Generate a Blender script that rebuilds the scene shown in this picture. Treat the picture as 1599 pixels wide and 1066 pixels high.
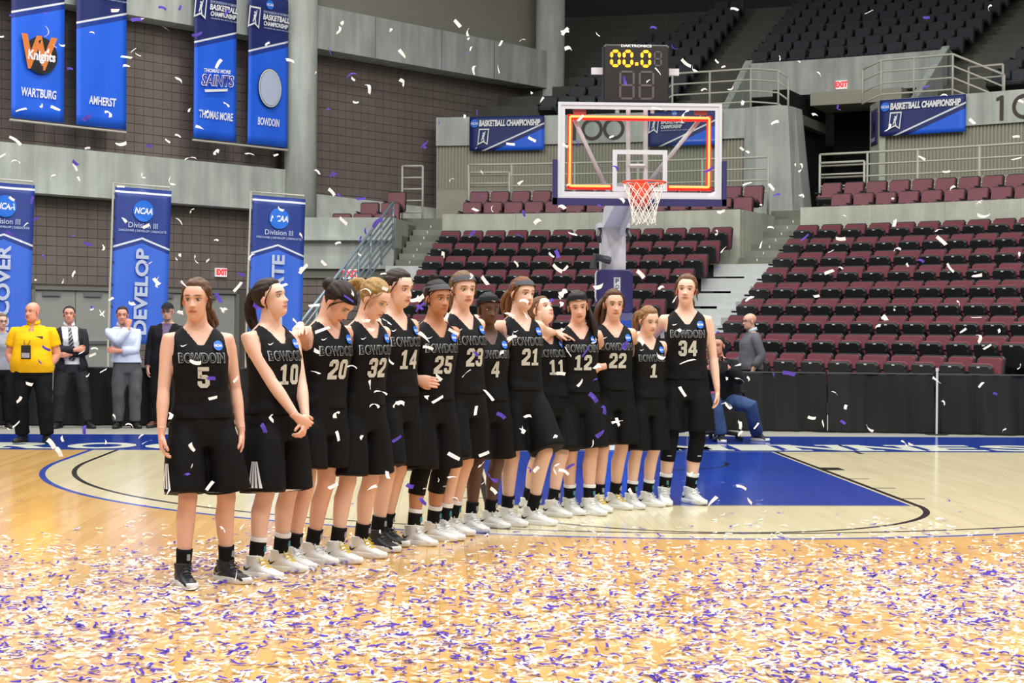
import bpy, bmesh, math, random
import numpy as np
from mathutils import Vector, Matrix, noise as mnoise
from mathutils.bvhtree import BVHTree
S = bpy.context.scene
COL = S.collection
for o in list(bpy.data.objects): bpy.data.objects.remove(o)
random.seed(7); rng = np.random.default_rng(7)

# ------------------------------------------------------------------ camera (solved from court markings and backboard)
FPX, CH, YAW, PITCH, ROLL = 2532.02, 1.496, .0447, -.0104, .0065
CAM = np.array([-2.2132, -19.1777, CH])
Fv = np.array([math.sin(YAW)*math.cos(PITCH), math.cos(YAW)*math.cos(PITCH), math.sin(PITCH)])
Rv = np.cross(Fv, [0, 0, 1]); Rv /= np.linalg.norm(Rv); Uv = np.cross(Rv, Fv)
R2 = Rv*math.cos(ROLL)+Uv*math.sin(ROLL); U2 = -Rv*math.sin(ROLL)+Uv*math.cos(ROLL)
cd = bpy.data.cameras.new('camera'); cam = bpy.data.objects.new('camera', cd); COL.objects.link(cam)
cd.sensor_fit = 'HORIZONTAL'; cd.sensor_width = 36; cd.lens = FPX/1599*36; cd.clip_end = 300
mw = Matrix.Identity(4)
for i in range(3):
    mw[i][0] = R2[i]; mw[i][1] = U2[i]; mw[i][2] = -Fv[i]; mw[i][3] = CAM[i]
cam.matrix_world = mw
S.camera = cam
def ray(u, v): return Fv+R2*(u-799.5)/FPX-U2*(v-533)/FPX
def onz(u, v, Z=0.): d = ray(u, v); return CAM+d*(Z-CH)/d[2]
def ony(u, v, Y): d = ray(u, v); return CAM+d*(Y-CAM[1])/d[1]
def atd(u, v, z): return CAM+ray(u, v)*z

# ------------------------------------------------------------------ light
S.view_settings.view_transform = 'Standard'; S.view_settings.look = 'None'
S.view_settings.gamma = 1; S.view_settings.use_curve_mapping = False
S.view_settings.exposure = 0.12
W = bpy.data.worlds.new('world'); S.world = W; W.use_nodes = True
W.node_tree.nodes['Background'].inputs[0].default_value = (.80, .84, .88, 1)
W.node_tree.nodes['Background'].inputs[1].default_value = .21
def lamp(x, y, z, size, power, tx=None, ty=None, col=(1, .985, .95)):
    l = bpy.data.lights.new('arena_lamp', 'AREA'); l.shape = 'SQUARE'; l.size = size; l.energy = power; l.color = col
    o = bpy.data.objects.new('arena_lamp', l); COL.objects.link(o); o.location = (x, y, z)
    if tx is not None:
        d = Vector((tx-x, ty-y, -z+1)); o.rotation_euler = d.to_track_quat('-Z', 'Y').to_euler()
    return o
for x in (-11, -4, 3, 10):
    for y in (-19, -12, -5, 3):
        lamp(x, y, 15.0, 1.6, 630)
for x, y, e_ in ((-14, 9, 680), (-5, 13, 520), (5, 11, 300), (12, 5, 300)):
    lamp(x, y, 15.5, 1.6, e_)

# ------------------------------------------------------------------ helpers
def lin(c):
    return tuple(((v/255)/12.92 if v/255 <= .04045 else ((v/255+.055)/1.055)**2.4) for v in c)
MATS = {}
def mat(name, rgb, rough=.6, metal=0., spec=.5, var=0., vscale=4., bump=0., bscale=60., emit=None, estr=0., alpha=None, trans=0., attr=None, dirty=None):
    if name in MATS: return MATS[name]
    m = bpy.data.materials.new(name); m.use_nodes = True; nt = m.node_tree; n = nt.nodes; L = nt.links
    b = n['Principled BSDF']; c = lin(rgb)
    b.inputs['Base Color'].default_value = (*c, 1); b.inputs['Roughness'].default_value = rough
    b.inputs['Metallic'].default_value = metal; b.inputs['Specular IOR Level'].default_value = spec
    geo = n.new('ShaderNodeNewGeometry')
    src = None
    if attr:
        a = n.new('ShaderNodeAttribute'); a.attribute_name = attr; src = a.outputs['Color']
        L.new(src, b.inputs['Base Color'])
    if var:
        t = n.new('ShaderNodeTexNoise'); t.inputs['Scale'].default_value = vscale; t.inputs['Detail'].default_value = 5; t.inputs['Roughness'].default_value = .6
        L.new(geo.outputs['Position'], t.inputs['Vector'])
        mr = n.new('ShaderNodeMapRange'); mr.inputs[1].default_value = .3; mr.inputs[2].default_value = .7; mr.inputs[3].default_value = 1-var; mr.inputs[4].default_value = 1+var
        L.new(t.outputs['Fac'], mr.inputs[0])
        mx = n.new('ShaderNodeMix'); mx.data_type = 'RGBA'; mx.blend_type = 'MULTIPLY'; mx.inputs[0].default_value = 1
        if src: L.new(src, mx.inputs[6])
        else: mx.inputs[6].default_value = (*c, 1)
        L.new(mr.outputs[0], mx.inputs[7]); src = mx.outputs[2]
        L.new(src, b.inputs['Base Color'])
    if dirty:   # vertical water streaks and stains on concrete
        mp = n.new('ShaderNodeMapping'); mp.inputs['Scale'].default_value = (3.2, 3.2, .35)
        L.new(geo.outputs['Position'], mp.inputs[0])
        t2 = n.new('ShaderNodeTexNoise'); t2.inputs['Scale'].default_value = 1.1; t2.inputs['Detail'].default_value = 6
        L.new(mp.outputs[0], t2.inputs['Vector'])
        mr2 = n.new('ShaderNodeMapRange'); mr2.inputs[1].default_value = .38; mr2.inputs[2].default_value = .62; mr2.inputs[3].default_value = 1-dirty; mr2.inputs[4].default_value = 1.03
        L.new(t2.outputs['Fac'], mr2.inputs[0])
        mx2 = n.new('ShaderNodeMix'); mx2.data_type = 'RGBA'; mx2.blend_type = 'MULTIPLY'; mx2.inputs[0].default_value = 1
        if src: L.new(src, mx2.inputs[6])
        else: mx2.inputs[6].default_value = (*c, 1)
        L.new(mr2.outputs[0], mx2.inputs[7]); src = mx2.outputs[2]; L.new(src, b.inputs['Base Color'])
    if bump:
        t = n.new('ShaderNodeTexNoise'); t.inputs['Scale'].default_value = bscale; t.inputs['Detail'].default_value = 4
        tc = n.new('ShaderNodeTexCoord'); L.new(tc.outputs['Object'], t.inputs['Vector'])
        bp = n.new('ShaderNodeBump'); bp.inputs['Strength'].default_value = bump; bp.inputs['Distance'].default_value = .02
        L.new(t.outputs['Fac'], bp.inputs['Height']); L.new(bp.outputs[0], b.inputs['Normal'])
    if emit:
        b.inputs['Emission Color'].default_value = (*lin(emit), 1); b.inputs['Emission Strength'].default_value = estr
    if trans:
        b.inputs['Transmission Weight'].default_value = trans; b.inputs['IOR'].default_value = 1.02
    MATS[name] = m
    return m
def setp(o, label=None, cat=None, group=None, kind=None):
    if label: o['label'] = label
    if cat: o['category'] = cat
    if group: o['group'] = group
    if kind: o['kind'] = kind
    return o
def obj(name, me, m=None, parent=None, label=None, cat=None, group=None, kind=None, smooth=False):
    if m is not None and not me.materials: me.materials.append(m)
    o = bpy.data.objects.new(name, me); COL.objects.link(o)
    if parent: o.parent = parent
    if smooth: me.polygons.foreach_set('use_smooth', [True]*len(me.polygons)); me.update()
    return setp(o, label, cat, group, kind)
def empty(name, loc, rz=0, **k):
    o = bpy.data.objects.new(name, None); COL.objects.link(o); o.location = loc; o.rotation_euler = (0, 0, rz); o.empty_display_size = .1
    return setp(o, **k)
class MB:
    def __init__(s): s.v = []; s.f = []; s.n = 0
    def add(s, v, f):
        b = s.n; v = [tuple(p) for p in v]; s.v += v; s.n += len(v); s.f += [tuple(i+b for i in q) for q in f]; return s
    def box(s, c, d, M=None):
        hx, hy, hz = d[0]/2, d[1]/2, d[2]/2
        P = [Vector((x, y, z)) for x in (-hx, hx) for y in (-hy, hy) for z in (-hz, hz)]
        if M is not None: P = [M @ p for p in P]
        P = [p+Vector(c) for p in P]
        return s.add(P, [(0, 1, 3, 2), (4, 6, 7, 5), (0, 4, 5, 1), (2, 3, 7, 6), (0, 2, 6, 4), (1, 5, 7, 3)])
    def hexa(s, P):  # 4 bottom ccw, 4 top ccw
        return s.add(P, [(3, 2, 1, 0), (4, 5, 6, 7), (0, 1, 5, 4), (1, 2, 6, 5), (2, 3, 7, 6), (3, 0, 4, 7)])
    def tube(s, pts, r, n=8, cap=True):
        v, f = tube_np(pts, r, n, cap); return s.add(v, f)
    def mesh(s, name):
        me = bpy.data.meshes.new(name); me.from_pydata(s.v, [], s.f); me.update(); return me
    def build(s, name, m, parent=None, **k): return obj(name, s.mesh(name), m, parent, **k)
def tube_np(pts, r, n=8, cap=True, ref=None):
    """r: scalar, list of scalars or list of (a,b); ring axes: side and ref-ish"""
    P = [Vector(p) for p in pts]; k = len(P)
    if np.isscalar(r): r = [r]*k
    v = []; f = []; X = None
    for i in range(k):
        t = (P[min(i+1, k-1)]-P[max(i-1, 0)])
        t = t.normalized() if t.length > 1e-9 else Vector((0, 0, 1))
        if X is None:
            a = Vector(ref) if ref is not None else (Vector((0, 0, 1)) if abs(t.z) < .9 else Vector((0, 1, 0)))
            X = t.cross(a); X = X.normalized() if X.length > 1e-6 else Vector((1, 0, 0))
        else:
            X = (X-t*X.dot(t)).normalized()
        Yv = t.cross(X)*-1
        ra, rb = (r[i] if not np.isscalar(r[i]) else (r[i], r[i]))
        for j in range(n):
            a = 2*math.pi*j/n
            v.append(P[i]+X*(ra*math.cos(a))+Yv*(rb*math.sin(a)))
    for i in range(k-1):
        for j in range(n):
            f.append((i*n+j, i*n+(j+1) % n, (i+1)*n+(j+1) % n, (i+1)*n+j))
    if cap:
        f.append(tuple(range(n-1, -1, -1))); f.append(tuple((k-1)*n+j for j in range(n)))
    f = [tuple(reversed(q)) for q in f]
    return v, f
def fixn(me):
    bm = bmesh.new(); bm.from_mesh(me); bmesh.ops.recalc_face_normals(bm, faces=bm.faces); bm.to_mesh(me); bm.free(); return me
def text_mesh(txt, size=1., bold=0., shear=0., xs=1., align='CENTER', depth=0., space=1.):
    c = bpy.data.curves.new('txt', 'FONT'); c.body = txt; c.size = size; c.offset = bold; c.shear = shear; c.align_x = align; c.align_y = 'CENTER'; c.extrude = depth; c.space_character = space
    c.resolution_u = 3
    o = bpy.data.objects.new('txt', c)
    me = bpy.data.meshes.new_from_object(o); bpy.data.objects.remove(o); bpy.data.curves.remove(c)
    for vv in me.vertices: vv.co.x *= xs
    return me
def poly_mesh(pts): 
    me = bpy.data.meshes.new('poly'); me.from_pydata([(x, y, 0) for x, y in pts], [], [tuple(range(len(pts)))]); return me
def disc(r, n=28, ry=None, cx=0, cy=0):
    ry = ry or r
    return poly_mesh([(cx+r*math.cos(2*math.pi*i/n), cy+ry*math.sin(2*math.pi*i/n)) for i in range(n)])
def copy_tree(o, parent=None):
    c = o.copy(); COL.objects.link(c); c.parent = parent
    for ch in o.children: copy_tree(ch, c)
    return c
ORD = ['first', 'second', 'third', 'fourth', 'fifth', 'sixth', 'seventh', 'eighth', 'ninth', 'tenth', 'eleventh', 'twelfth', 'thirteenth', 'fourteenth', 'fifteenth', 'sixteenth', 'seventeenth', 'eighteenth', 'nineteenth', 'twentieth']
# ================================================================== SETTING
concrete = mat('concrete', (186, 192, 185), .85, var=.10, vscale=1.3, bump=.25, bscale=14, dirty=.22)
concrete2 = mat('concrete_warm', (176, 178, 163), .85, var=.10, vscale=2.0, bump=.2, bscale=18, dirty=.12)
concrete_dk = mat('concrete_step', (120, 120, 110), .85, var=.12, vscale=2.5)
block_m = mat('brown_block', (120, 110, 104), .9, var=.10, vscale=2.4, bump=.25, bscale=40)
mortar_m = mat('mortar', (98, 89, 84), .95)
panel_m = mat('grey_panel', (150, 147, 136), .8, var=.03)
steel = mat('painted_rail', (188, 186, 172), .45)
galv = mat('galvanised_rail', (150, 168, 180), .4, metal=.4)
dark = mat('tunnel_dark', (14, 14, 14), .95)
black_cloth = mat('black_drape', (17, 17, 18), .85, var=.1, vscale=3)
white_m = mat('white_print', (236, 238, 240), .6)
# ---- floor : material with the painted court
def floor_material():
    m = bpy.data.materials.new('court_floor'); m.use_nodes = True; nt = m.node_tree; n = nt.nodes; L = nt.links; b = n['Principled BSDF']
    geo = n.new('ShaderNodeNewGeometry'); sep = n.new('ShaderNodeSeparateXYZ'); L.new(geo.outputs['Position'], sep.inputs[0])
    X, Y = sep.outputs[0], sep.outputs[1]
    def op(o, a, b_=None, c_=None):
        q = n.new('ShaderNodeMath'); q.operation = o
        for i, s in enumerate((a, b_, c_)):
            if s is None: continue
            if isinstance(s, (int, float)): q.inputs[i].default_value = s
            else: L.new(s, q.inputs[i])
        return q.outputs[0]
    gt = lambda a, v: op('GREATER_THAN', a, v); lt = lambda a, v: op('LESS_THAN', a, v)
    AND = lambda *a: a[0] if len(a) == 1 else op('MULTIPLY', a[0], AND(*a[1:]))
    OR = lambda *a: a[0] if len(a) == 1 else op('MAXIMUM', a[0], OR(*a[1:]))
    rng_ = lambda a, lo, hi: AND(gt(a, lo), lt(a, hi))
    aX = op('ABSOLUTE', X)
    def dist(cx, cy): return op('SQRT', op('ADD', op('POWER', op('SUBTRACT', X, cx), 2.), op('POWER', op('SUBTRACT', Y, cy), 2.)))
    d3 = dist(0, -1.6)
    # "distance" that becomes |X| beyond the basket (straight part of the three point line)
    near = lt(Y, -1.6)
    q = op('ADD', op('MULTIPLY', near, d3), op('MULTIPLY', op('SUBTRACT', 1., near), aX))
    court = lt(Y, 0.)
    inside = AND(court, lt(q, 6.28))
    blue3 = AND(court, rng_(q, 6.25, 6.31)); blk3 = AND(court, rng_(q, 5.95, 6.0))
    lane_y = AND(gt(Y, -5.79), court)
    lane_line = AND(lane_y, rng_(aX, 1.775, 1.83))
    lane_fill = AND(rng_(Y, -5.755, -0.02), lt(aX, 1.745))
    ft_line = AND(rng_(Y, -5.80, -5.78), lt(aX, 1.83))
    dft = dist(0, -5.72)
    ftc = AND(rng_(dft, 1.78, 1.835), lt(Y, -5.72))
    ra = AND(rng_(d3, .895, .945), lt(Y, -1.45))
    out = rng_(aX, 1.83, 2.03)
    marks = OR(*[AND(out, rng_(Y, -a, -b_)) for a, b_ in ((2.44, 2.13), (3.40, 3.35), (4.32, 4.27), (5.23, 5.18))])
    bmark = AND(rng_(aX, 2.74, 2.80), rng_(Y, -.3, 0.))
    black = OR(blk3, lane_line, ftc, ra, marks, bmark, ft_line)
    band = rng_(Y, 0., 2.65); conc = gt(Y, 2.65)
    at = n.new('ShaderNodeAttribute'); at.attribute_name = 'tone'
    # wood grain
    mp = n.new('ShaderNodeMapping'); mp.inputs['Scale'].default_value = (34, 2.2, 1); L.new(geo.outputs['Position'], mp.inputs[0])
    tn = n.new('ShaderNodeTexNoise'); tn.inputs['Scale'].default_value = 1.5; tn.inputs['Detail'].default_value = 6; L.new(mp.outputs[0], tn.inputs['Vector'])
    def mixc(f, a, c):
        q = n.new('ShaderNodeMix'); q.data_type = 'RGBA'
        if isinstance(f, float): q.inputs[0].default_value = f
        else: L.new(f, q.inputs[0])
        for i, s in ((6, a), (7, c)):
            if isinstance(s, tuple): q.inputs[i].default_value = (*lin(s), 1)
            else: L.new(s, q.inputs[i])
        return q.outputs[2]
    tone = op('ADD', op('MULTIPLY', at.outputs['Fac'], .75), op('MULTIPLY', tn.outputs['Fac'], .35))
    wood = mixc(tone, (204, 156, 88), (220, 178, 110))
    light = mixc(tone, (210, 198, 158), (222, 210, 172))
    blue = mixc(op('MULTIPLY', tone, .5), (16, 54, 150), (24, 66, 166))
    c = mixc(inside, wood, light)
    c = mixc(lane_fill, c, blue); c = mixc(blue3, c, (38, 74, 168)); c = mixc(black, c, (20, 20, 22))
    c = mixc(band, c, (20, 56, 150)); c = mixc(conc, c, (150, 148, 138))
    L.new(c, b.inputs['Base Color'])
    r = op('ADD', .17, op('MULTIPLY', conc, .45)); L.new(r, b.inputs['Roughness'])
    b.inputs['Specular IOR Level'].default_value = .55
    b.inputs['Coat Weight'].default_value = .25; b.inputs['Coat Roughness'].default_value = .10
    return m
floor_m = floor_material()
# concrete slab under the portable court and out to the stands
mb = MB(); mb.box((0, 4, -.16), (70, 70, .10)); floor = mb.build('floor', mat('arena_slab', (120, 117, 108), .8), label='court floor of maple boards with painted markings on the arena slab', kind='structure')
# boards run along the court, 300 nearest separate, rest joined
BW = .083
def board(x0, x1, y0, y1, z=0.0):
    g = .0005; x0 += g; x1 -= g; y0 += g; y1 -= g; c = .0006
    v = [(x0, y0, -.02), (x1, y0, -.02), (x1, y1, -.02), (x0, y1, -.02), (x0, y0, z-c), (x1, y0, z-c), (x1, y1, z-c), (x0, y1, z-c), (x0+c, y0+c, z), (x1-c, y0+c, z), (x1-c, y1-c, z), (x0+c, y1-c, z)]
    return v, [(0, 1, 5, 4), (1, 2, 6, 5), (2, 3, 7, 6), (3, 0, 4, 7), (4, 5, 9, 8), (5, 6, 10, 9), (6, 7, 11, 10), (7, 4, 8, 11), (8, 9, 10, 11)]
allb = []
nx0, nx1 = -11.5, 9.0
i = 0; x = nx0
while x < nx1:
    y = 0.0 - 0
    yy = 2.65
    y = yy
    while y > -17.5:
        ln = random.uniform(.7, 2.0)
        y2 = y-ln
        allb.append((x, x+BW, y2, y, random.random()))
        y = y2
    x += BW
def vis(b):
    cx, cy = (b[0]+b[1])/2, b[3]
    d = np.array([cx, cy, 0])-CAM; z = d@Fv
    if z < 1: return 1e9
    u = 799.5+FPX*(d@R2)/z; v = 533-FPX*(d@U2)/z
    return (0 if (-60 < u < 1660 and v < 1150) else 1e6)+z
allb.sort(key=vis)
def set_tone(me, t):
    a = me.attributes.new('tone', 'FLOAT', 'POINT'); a.data.foreach_set('value', t)
for b in allb[:300]:
    v, f = board(*b[:4]); me = bpy.data.meshes.new('floor_board'); me.from_pydata(v, [], f); set_tone(me, [b[4]]*len(v)); obj('floor_board', me, floor_m, floor)
mb = MB(); tones = []
for b in allb[300:]:
    v, f = board(*b[:4]); mb.add(v, f); tones += [b[4]]*len(v)
me = mb.mesh('floor_boards'); set_tone(me, tones); obj('floor_boards', me, floor_m, floor, kind='stuff')
# concrete strip beyond the band at court level
mb = MB(); mb.box((0, 5.6, -.05), (40, 5.9, .1)); me = mb.mesh('floor_apron'); set_tone(me, [.5]*len(me.vertices)); obj('floor_apron', me, floor_m, floor)
# painted lettering of the end line band
letter_m = mat('floor_lettering', (205, 208, 190), .22)
def floor_word(txt, xs, y0, y1):
    for ch, (xa, xb) in zip(txt, xs):
        me = text_mesh(ch, 1., .035); co = np.array([v.co[:] for v in me.vertices])
        x0, x1, a0, a1 = co[:, 0].min(), co[:, 0].max(), co[:, 1].min(), co[:, 1].max()
        sl = {'I': [(0, 1, 0), (0, 1, 1)], 'H': [(-.06, .42, 0), (.58, 1.06, 0), (-.06, .42, 1), (.58, 1.06, 1)], 'N': [(-.08, .36, 0), (-.1, .25, 1), (.64, 1.08, 1)], 'M': [(-.06, .3, 0), (.7, 1.06, 0), (-.08, .2, 1), (.8, 1.08, 1)], 'R': [(-.08, .42, 0), (.66, 1.1, 0), (-.08, .2, 1)], 'T': [(.2, .8, 0)], 'A': [(-.08, .36, 0), (.64, 1.08, 0)], 'E': [(-.08, .2, 0), (-.08, .2, 1)]}.get(ch, [])
        for f0, f1, tp_ in sl:
            z0 = y0 if tp_ == 0 else y1-(y1-y0)*.15; mbq = MB(); X0, X1 = xa+(xb-xa)*f0, xa+(xb-xa)*f1; mbq.add([(X0, z0, .0016), (X1, z0, .0016), (X1, z0+(y1-y0)*.15, .0016), (X0, z0+(y1-y0)*.15, .0016)], [(0, 1, 2, 3)]); mbq.build('painted_serif', letter_m, floor)
        for v in me.vertices:
            v.co.x = xa+(v.co.x-x0)/(x1-x0)*(xb-xa); v.co.y = y0+(v.co.y-a0)/(a1-a0)*(y1-y0); v.co.z = .0015
        obj('painted_letter', me, letter_m, floor)
floor_word('ROCHESTER', [(-7.62+.925*i, -6.80+.925*i) for i in range(9)], .16, 1.12)
MX = [(.45, 1.30), (1.42, 1.92), (2.02, 2.80), (2.90, 3.68), (3.78, 4.46), (4.56, 5.28), (5.38, 6.16), (6.25, 6.95), (7.05, 7.8)]
floor_word('MINNESOTA', MX, .16, 1.12)
# ---- left wall W : straight diagonal wall of brown blocks between concrete beams
P0 = np.array([-11.43, 15.285]); Wd = np.array([.699, .715]); Wd /= np.linalg.norm(Wd); Wn = np.array([Wd[1], -Wd[0]])   # Wn points to the court
def wp(s, z, off=0.): p = P0+Wd*s+Wn*off; return (p[0], p[1], z)
WRZ = math.atan2(Wd[1], Wd[0])
def wbox(mb, s0, s1, z0, z1, o0, o1):
    return mb.hexa([wp(s0, z0, o1), wp(s1, z0, o1), wp(s1, z0, o0), wp(s0, z0, o0), wp(s0, z1, o1), wp(s1, z1, o1), wp(s1, z1, o0), wp(s0, z1, o0)])
BK = .155
def on_w(u, v, off=0.):
    q = P0+Wn*off; d = ray(u, v); t = ((q-CAM[:2])@Wn)/(d[:2]@Wn); p = CAM+d*t; return (p[:2]-P0)@Wd, p[2]
blk_me = None
def block_wall(name, label, s0, s1, z0, z1, off, size, skip=None):
    """mortar backing + blocks; 300 nearest are single parts, the rest one joined field"""
    mb = MB(); wbox(mb, s0, s1, z0, z1, off-.3, off-.012); w = mb.build(name, mortar_m, label=label, kind='structure')
    size, sz_ = (size, size) if np.isscalar(size) else size
    mb = MB(); h = size/2-.005; g = sz_/2-.005; c = .008
    for sx in ():
        pass
    v = [(-h, 0, -g), (h, 0, -g), (h, 0, g), (-h, 0, g), (-h, -.002, -g), (h, -.002, -g), (h, -.002, g), (-h, -.002, g), (-h+c, -.006, -g+c), (h-c, -.006, -g+c), (h-c, -.006, g-c), (-h+c, -.006, g-c)]
    f = [(0, 1, 5, 4), (1, 2, 6, 5), (2, 3, 7, 6), (3, 0, 4, 7), (4, 5, 9, 8), (5, 6, 10, 9), (6, 7, 11, 10), (7, 4, 8, 11), (8, 9, 10, 11)]
    bm_ = bpy.data.meshes.new('block'); bm_.from_pydata(v, [], f); bm_.materials.append(block_m)
    ns = int((s1-s0)/size); nz = int((z1-z0)/sz_); cells = []
    for i in range(ns):
        for j in range(nz):
            s = s0+(i+.5)*size; z = z0+(j+.5)*sz_
            if skip and skip(s, z): continue
            p = wp(s, z, off); d = np.array(p)-CAM; zz = d@Fv; u = 799.5+FPX*(d@R2)/zz; vv = 533-FPX*(d@U2)/zz
            cells.append(((0 if -10 < u < 1610 and -10 < vv < 1076 else 500)+zz, p))
    cells.sort(); field = MB(); ca, sa = math.cos(WRZ), math.sin(WRZ)
    for k, (_, p) in enumerate(cells):
        if k < 300:
            o = bpy.data.objects.new('block', bm_); COL.objects.link(o); o.parent = w; o.location = p; o.rotation_euler = (0, 0, WRZ)
        else:
            field.add([(p[0]+ca*q[0]-sa*q[1], p[1]+sa*q[0]+ca*q[1], p[2]+q[2]) for q in v], f)
    if field.n: field.build('block_field', block_m, w, kind='stuff')
    return w
inbox = lambda s, z, a, b, c, d: a < s < b and c < z < d
block_wall('wall_left', 'lower brown block wall beneath the long concrete beam at left', -3., 8.0, 0, 4.3, -.5, (.26, .21),
           lambda s, z: (inbox(s, z, 1.0, 3.3, -1, 2.3) or inbox(s, z, 4.0, 7.2, -1, 2.3)))
block_wall('wall_left_upper', 'upper brown block wall behind the hanging team banners', -3., 8.0, 5.2, 8.5, -.6, (.26, .21))
block_wall('wall_left_middle', 'large brown block wall between the two round columns', 8.2, 17.8, 4.6, 8.45, -.7, (.27, .22))
def conc(name, label, boxes, m=None, **k):
    mb = MB()
    for b in boxes: wbox(mb, *b)
    return mb.build(name, m or concrete, label=label, kind='structure', **k)
conc('trim_1', 'long weathered concrete beam above the lower block wall at left', [(-3, 7.85, 4.24, 5.26, -.8, 0)])
conc('trim_2', 'weathered concrete beam along the top above the team banners', [(-3, 7.9, 8.38, 9.6, -.9, 0)])
tb = conc('trim_3', 'stained sloping concrete beam between the two round columns', [(8.5, 17.6, 8.36, 9.43, -1., 0)])
mb = MB()
for s in (10.75, 13.2, 15.3): wbox(mb, s-.012, s+.012, 8.37, 9.42, -.02, .006)
mb.build('joint_line', mat('beam_joint', (118, 122, 116), .9), tb)
conc('wall_left_panel', 'plain grey painted wall above the concrete beam', [(-3, 19, 9.3, 16, -1.6, -.95)], panel_m)
# low concrete slope under the middle block wall
mb = MB()
mb.hexa([wp(8.4, 3.4, .2), wp(14.6, 3.4, .2), wp(14.6, 3.4, -1), wp(8.4, 3.4, -1), wp(8.4, 4.78, -.35), wp(14.6, 4.62, -.35), wp(14.6, 4.62, -1), wp(8.4, 4.78, -1)])
mb.build('trim_4', mat('pale_concrete', (196, 200, 192), .85, var=.08, vscale=2, dirty=.10), label='pale sloping concrete curb at the foot of the brown wall', kind='structure')
def column(s, off, r, z0, z1, label):
    p = wp(s, 0, off); mb = MB(); mb.tube([(p[0], p[1], z0), (p[0], p[1], z1)], r, 40); o = mb.build('column', concrete, label=label, kind='structure', smooth=False)
    me = o.data
    for pl in me.polygons: pl.use_smooth = len(pl.vertices) == 4
column(8.13, .12, .40, 0, 16, 'round concrete column beside the hanging banners')
column(17.95, -.2, .42, 0, 16, 'round concrete column behind the upper black seats')
# doors in the left wall
door_m = mat('door_grey', (158, 160, 154), .5); frame_m = mat('door_frame', (120, 121, 116), .5); metal_m = mat('door_hardware', (190, 192, 194), .3, metal=.8)
def door(n, label, s0, s1, leaves):
    e = empty('door_%d' % n, wp((s0+s1)/2, 0, -.5), 0, label=label, kind='structure'); inv = Matrix.Translation(Vector(wp((s0+s1)/2, 0, -.5))).inverted()
    def part(name, boxes, m):
        mb = MB()
        for b in boxes: wbox(mb, *b)
        o = mb.build(name, m, e); o.data.transform(inv); return o
    part('door_frame', [(s0-.08, s0, 0, 2.27, -.62, -.42), (s1, s1+.08, 0, 2.27, -.62, -.42), (s0-.08, s1+.08, 2.19, 2.27, -.62, -.42)], frame_m)
    w = (s1-s0)/leaves
    for i in range(leaves):
        lf = part('door_leaf', [(s0+i*w+.01, s0+(i+1)*w-.01, 0, 2.18, -.55, -.49)], door_m)
        part('push_bar', [(s0+i*w+.12, s0+(i+1)*w-.12, 1.0, 1.07, -.49, -.43)], metal_m)
        part('door_closer', [(s0+i*w+.2, s0+i*w+.65, 2.06, 2.14, -.49, -.43)], metal_m)
door(1, 'grey steel door partly behind the DEVELOP banner', 1.1, 3.2, 2)
door(2, 'pair of grey steel doors behind the player wearing number 5', 4.1, 6.6, 2)
# ---- exit signs
exit_w = mat('exit_white', (235, 235, 232), .5, emit=(235, 235, 232), estr=.35); exit_r = mat('exit_red', (235, 60, 70), .5, emit=(245, 60, 70), estr=.6)
def exit_sign(pos, rz, w, h, label):
    e = empty('exit_sign', pos, rz, label=label, cat='exit sign')
    mb = MB(); mb.box((0, .03, 0), (w, .06, h)); mb.build('housing', exit_w, e)
    me = text_mesh('EXIT', h*.86, .012*h/.2, xs=.86); o = obj('lettering', me, exit_r, e); o.rotation_euler = (math.pi/2, 0, 0); o.location = (0, -.006, 0)
    return e
exit_sign(wp(6.14, 2.70, -.42), WRZ, .32, .21, 'lit red and white exit sign beside the right-hand banner pole')
# ---- generic flat print onto a frame : origin, xdir, up, normal
def frame(o, xd, n_):
    m = Matrix.Identity(4); xd = Vector(xd).normalized(); n_ = Vector(n_).normalized(); up = n_.cross(xd)
    for i in range(3): m[i][0] = xd[i]; m[i][1] = up[i]; m[i][2] = n_[i]; m[i][3] = o[i]
    return m
# ================================================================== ARENA BOWL (circular about CB)
CB = np.array([-7.7, -4.4])
def bp(a, R, z): a = math.radians(a); return (CB[0]+R*math.sin(a), CB[1]+R*math.cos(a), z)
def sector(mb, R0, R1, z0, z1, a0, a1, step=1.2, a0b=None, a1b=None):
    n = max(1, int(math.ceil((a1-a0)/step)))
    for i in range(n):
        b0, b1 = a0+(a1-a0)*i/n, a0+(a1-a0)*(i+1)/n
        mb.hexa([bp(b0, R0, z0), bp(b1, R0, z0), bp(b1, R1, z0), bp(b0, R1, z0), bp(b0, R0, z1), bp(b1, R0, z1), bp(b1, R1, z1), bp(b0, R1, z1)])
    return mb
def sect(name, label, m, *secs, parent=None, **k):
    mb = MB()
    for s in secs: sector(mb, *s)
    return mb.build(name, m, parent, label=label, **({'kind': 'structure'} if parent is None else {}), **k)
def hitR(u, v, Rr):
    d = ray(u, v); o = CAM[:2]-CB; a = d[:2]@d[:2]; b = 2*o@d[:2]; c = o@o-Rr*Rr
    t = (-b+math.sqrt(b*b-4*a*c))/(2*a); p = CAM+d*t; q = p[:2]-CB
    return math.degrees(math.atan2(q[0], q[1])), p[2]
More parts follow.
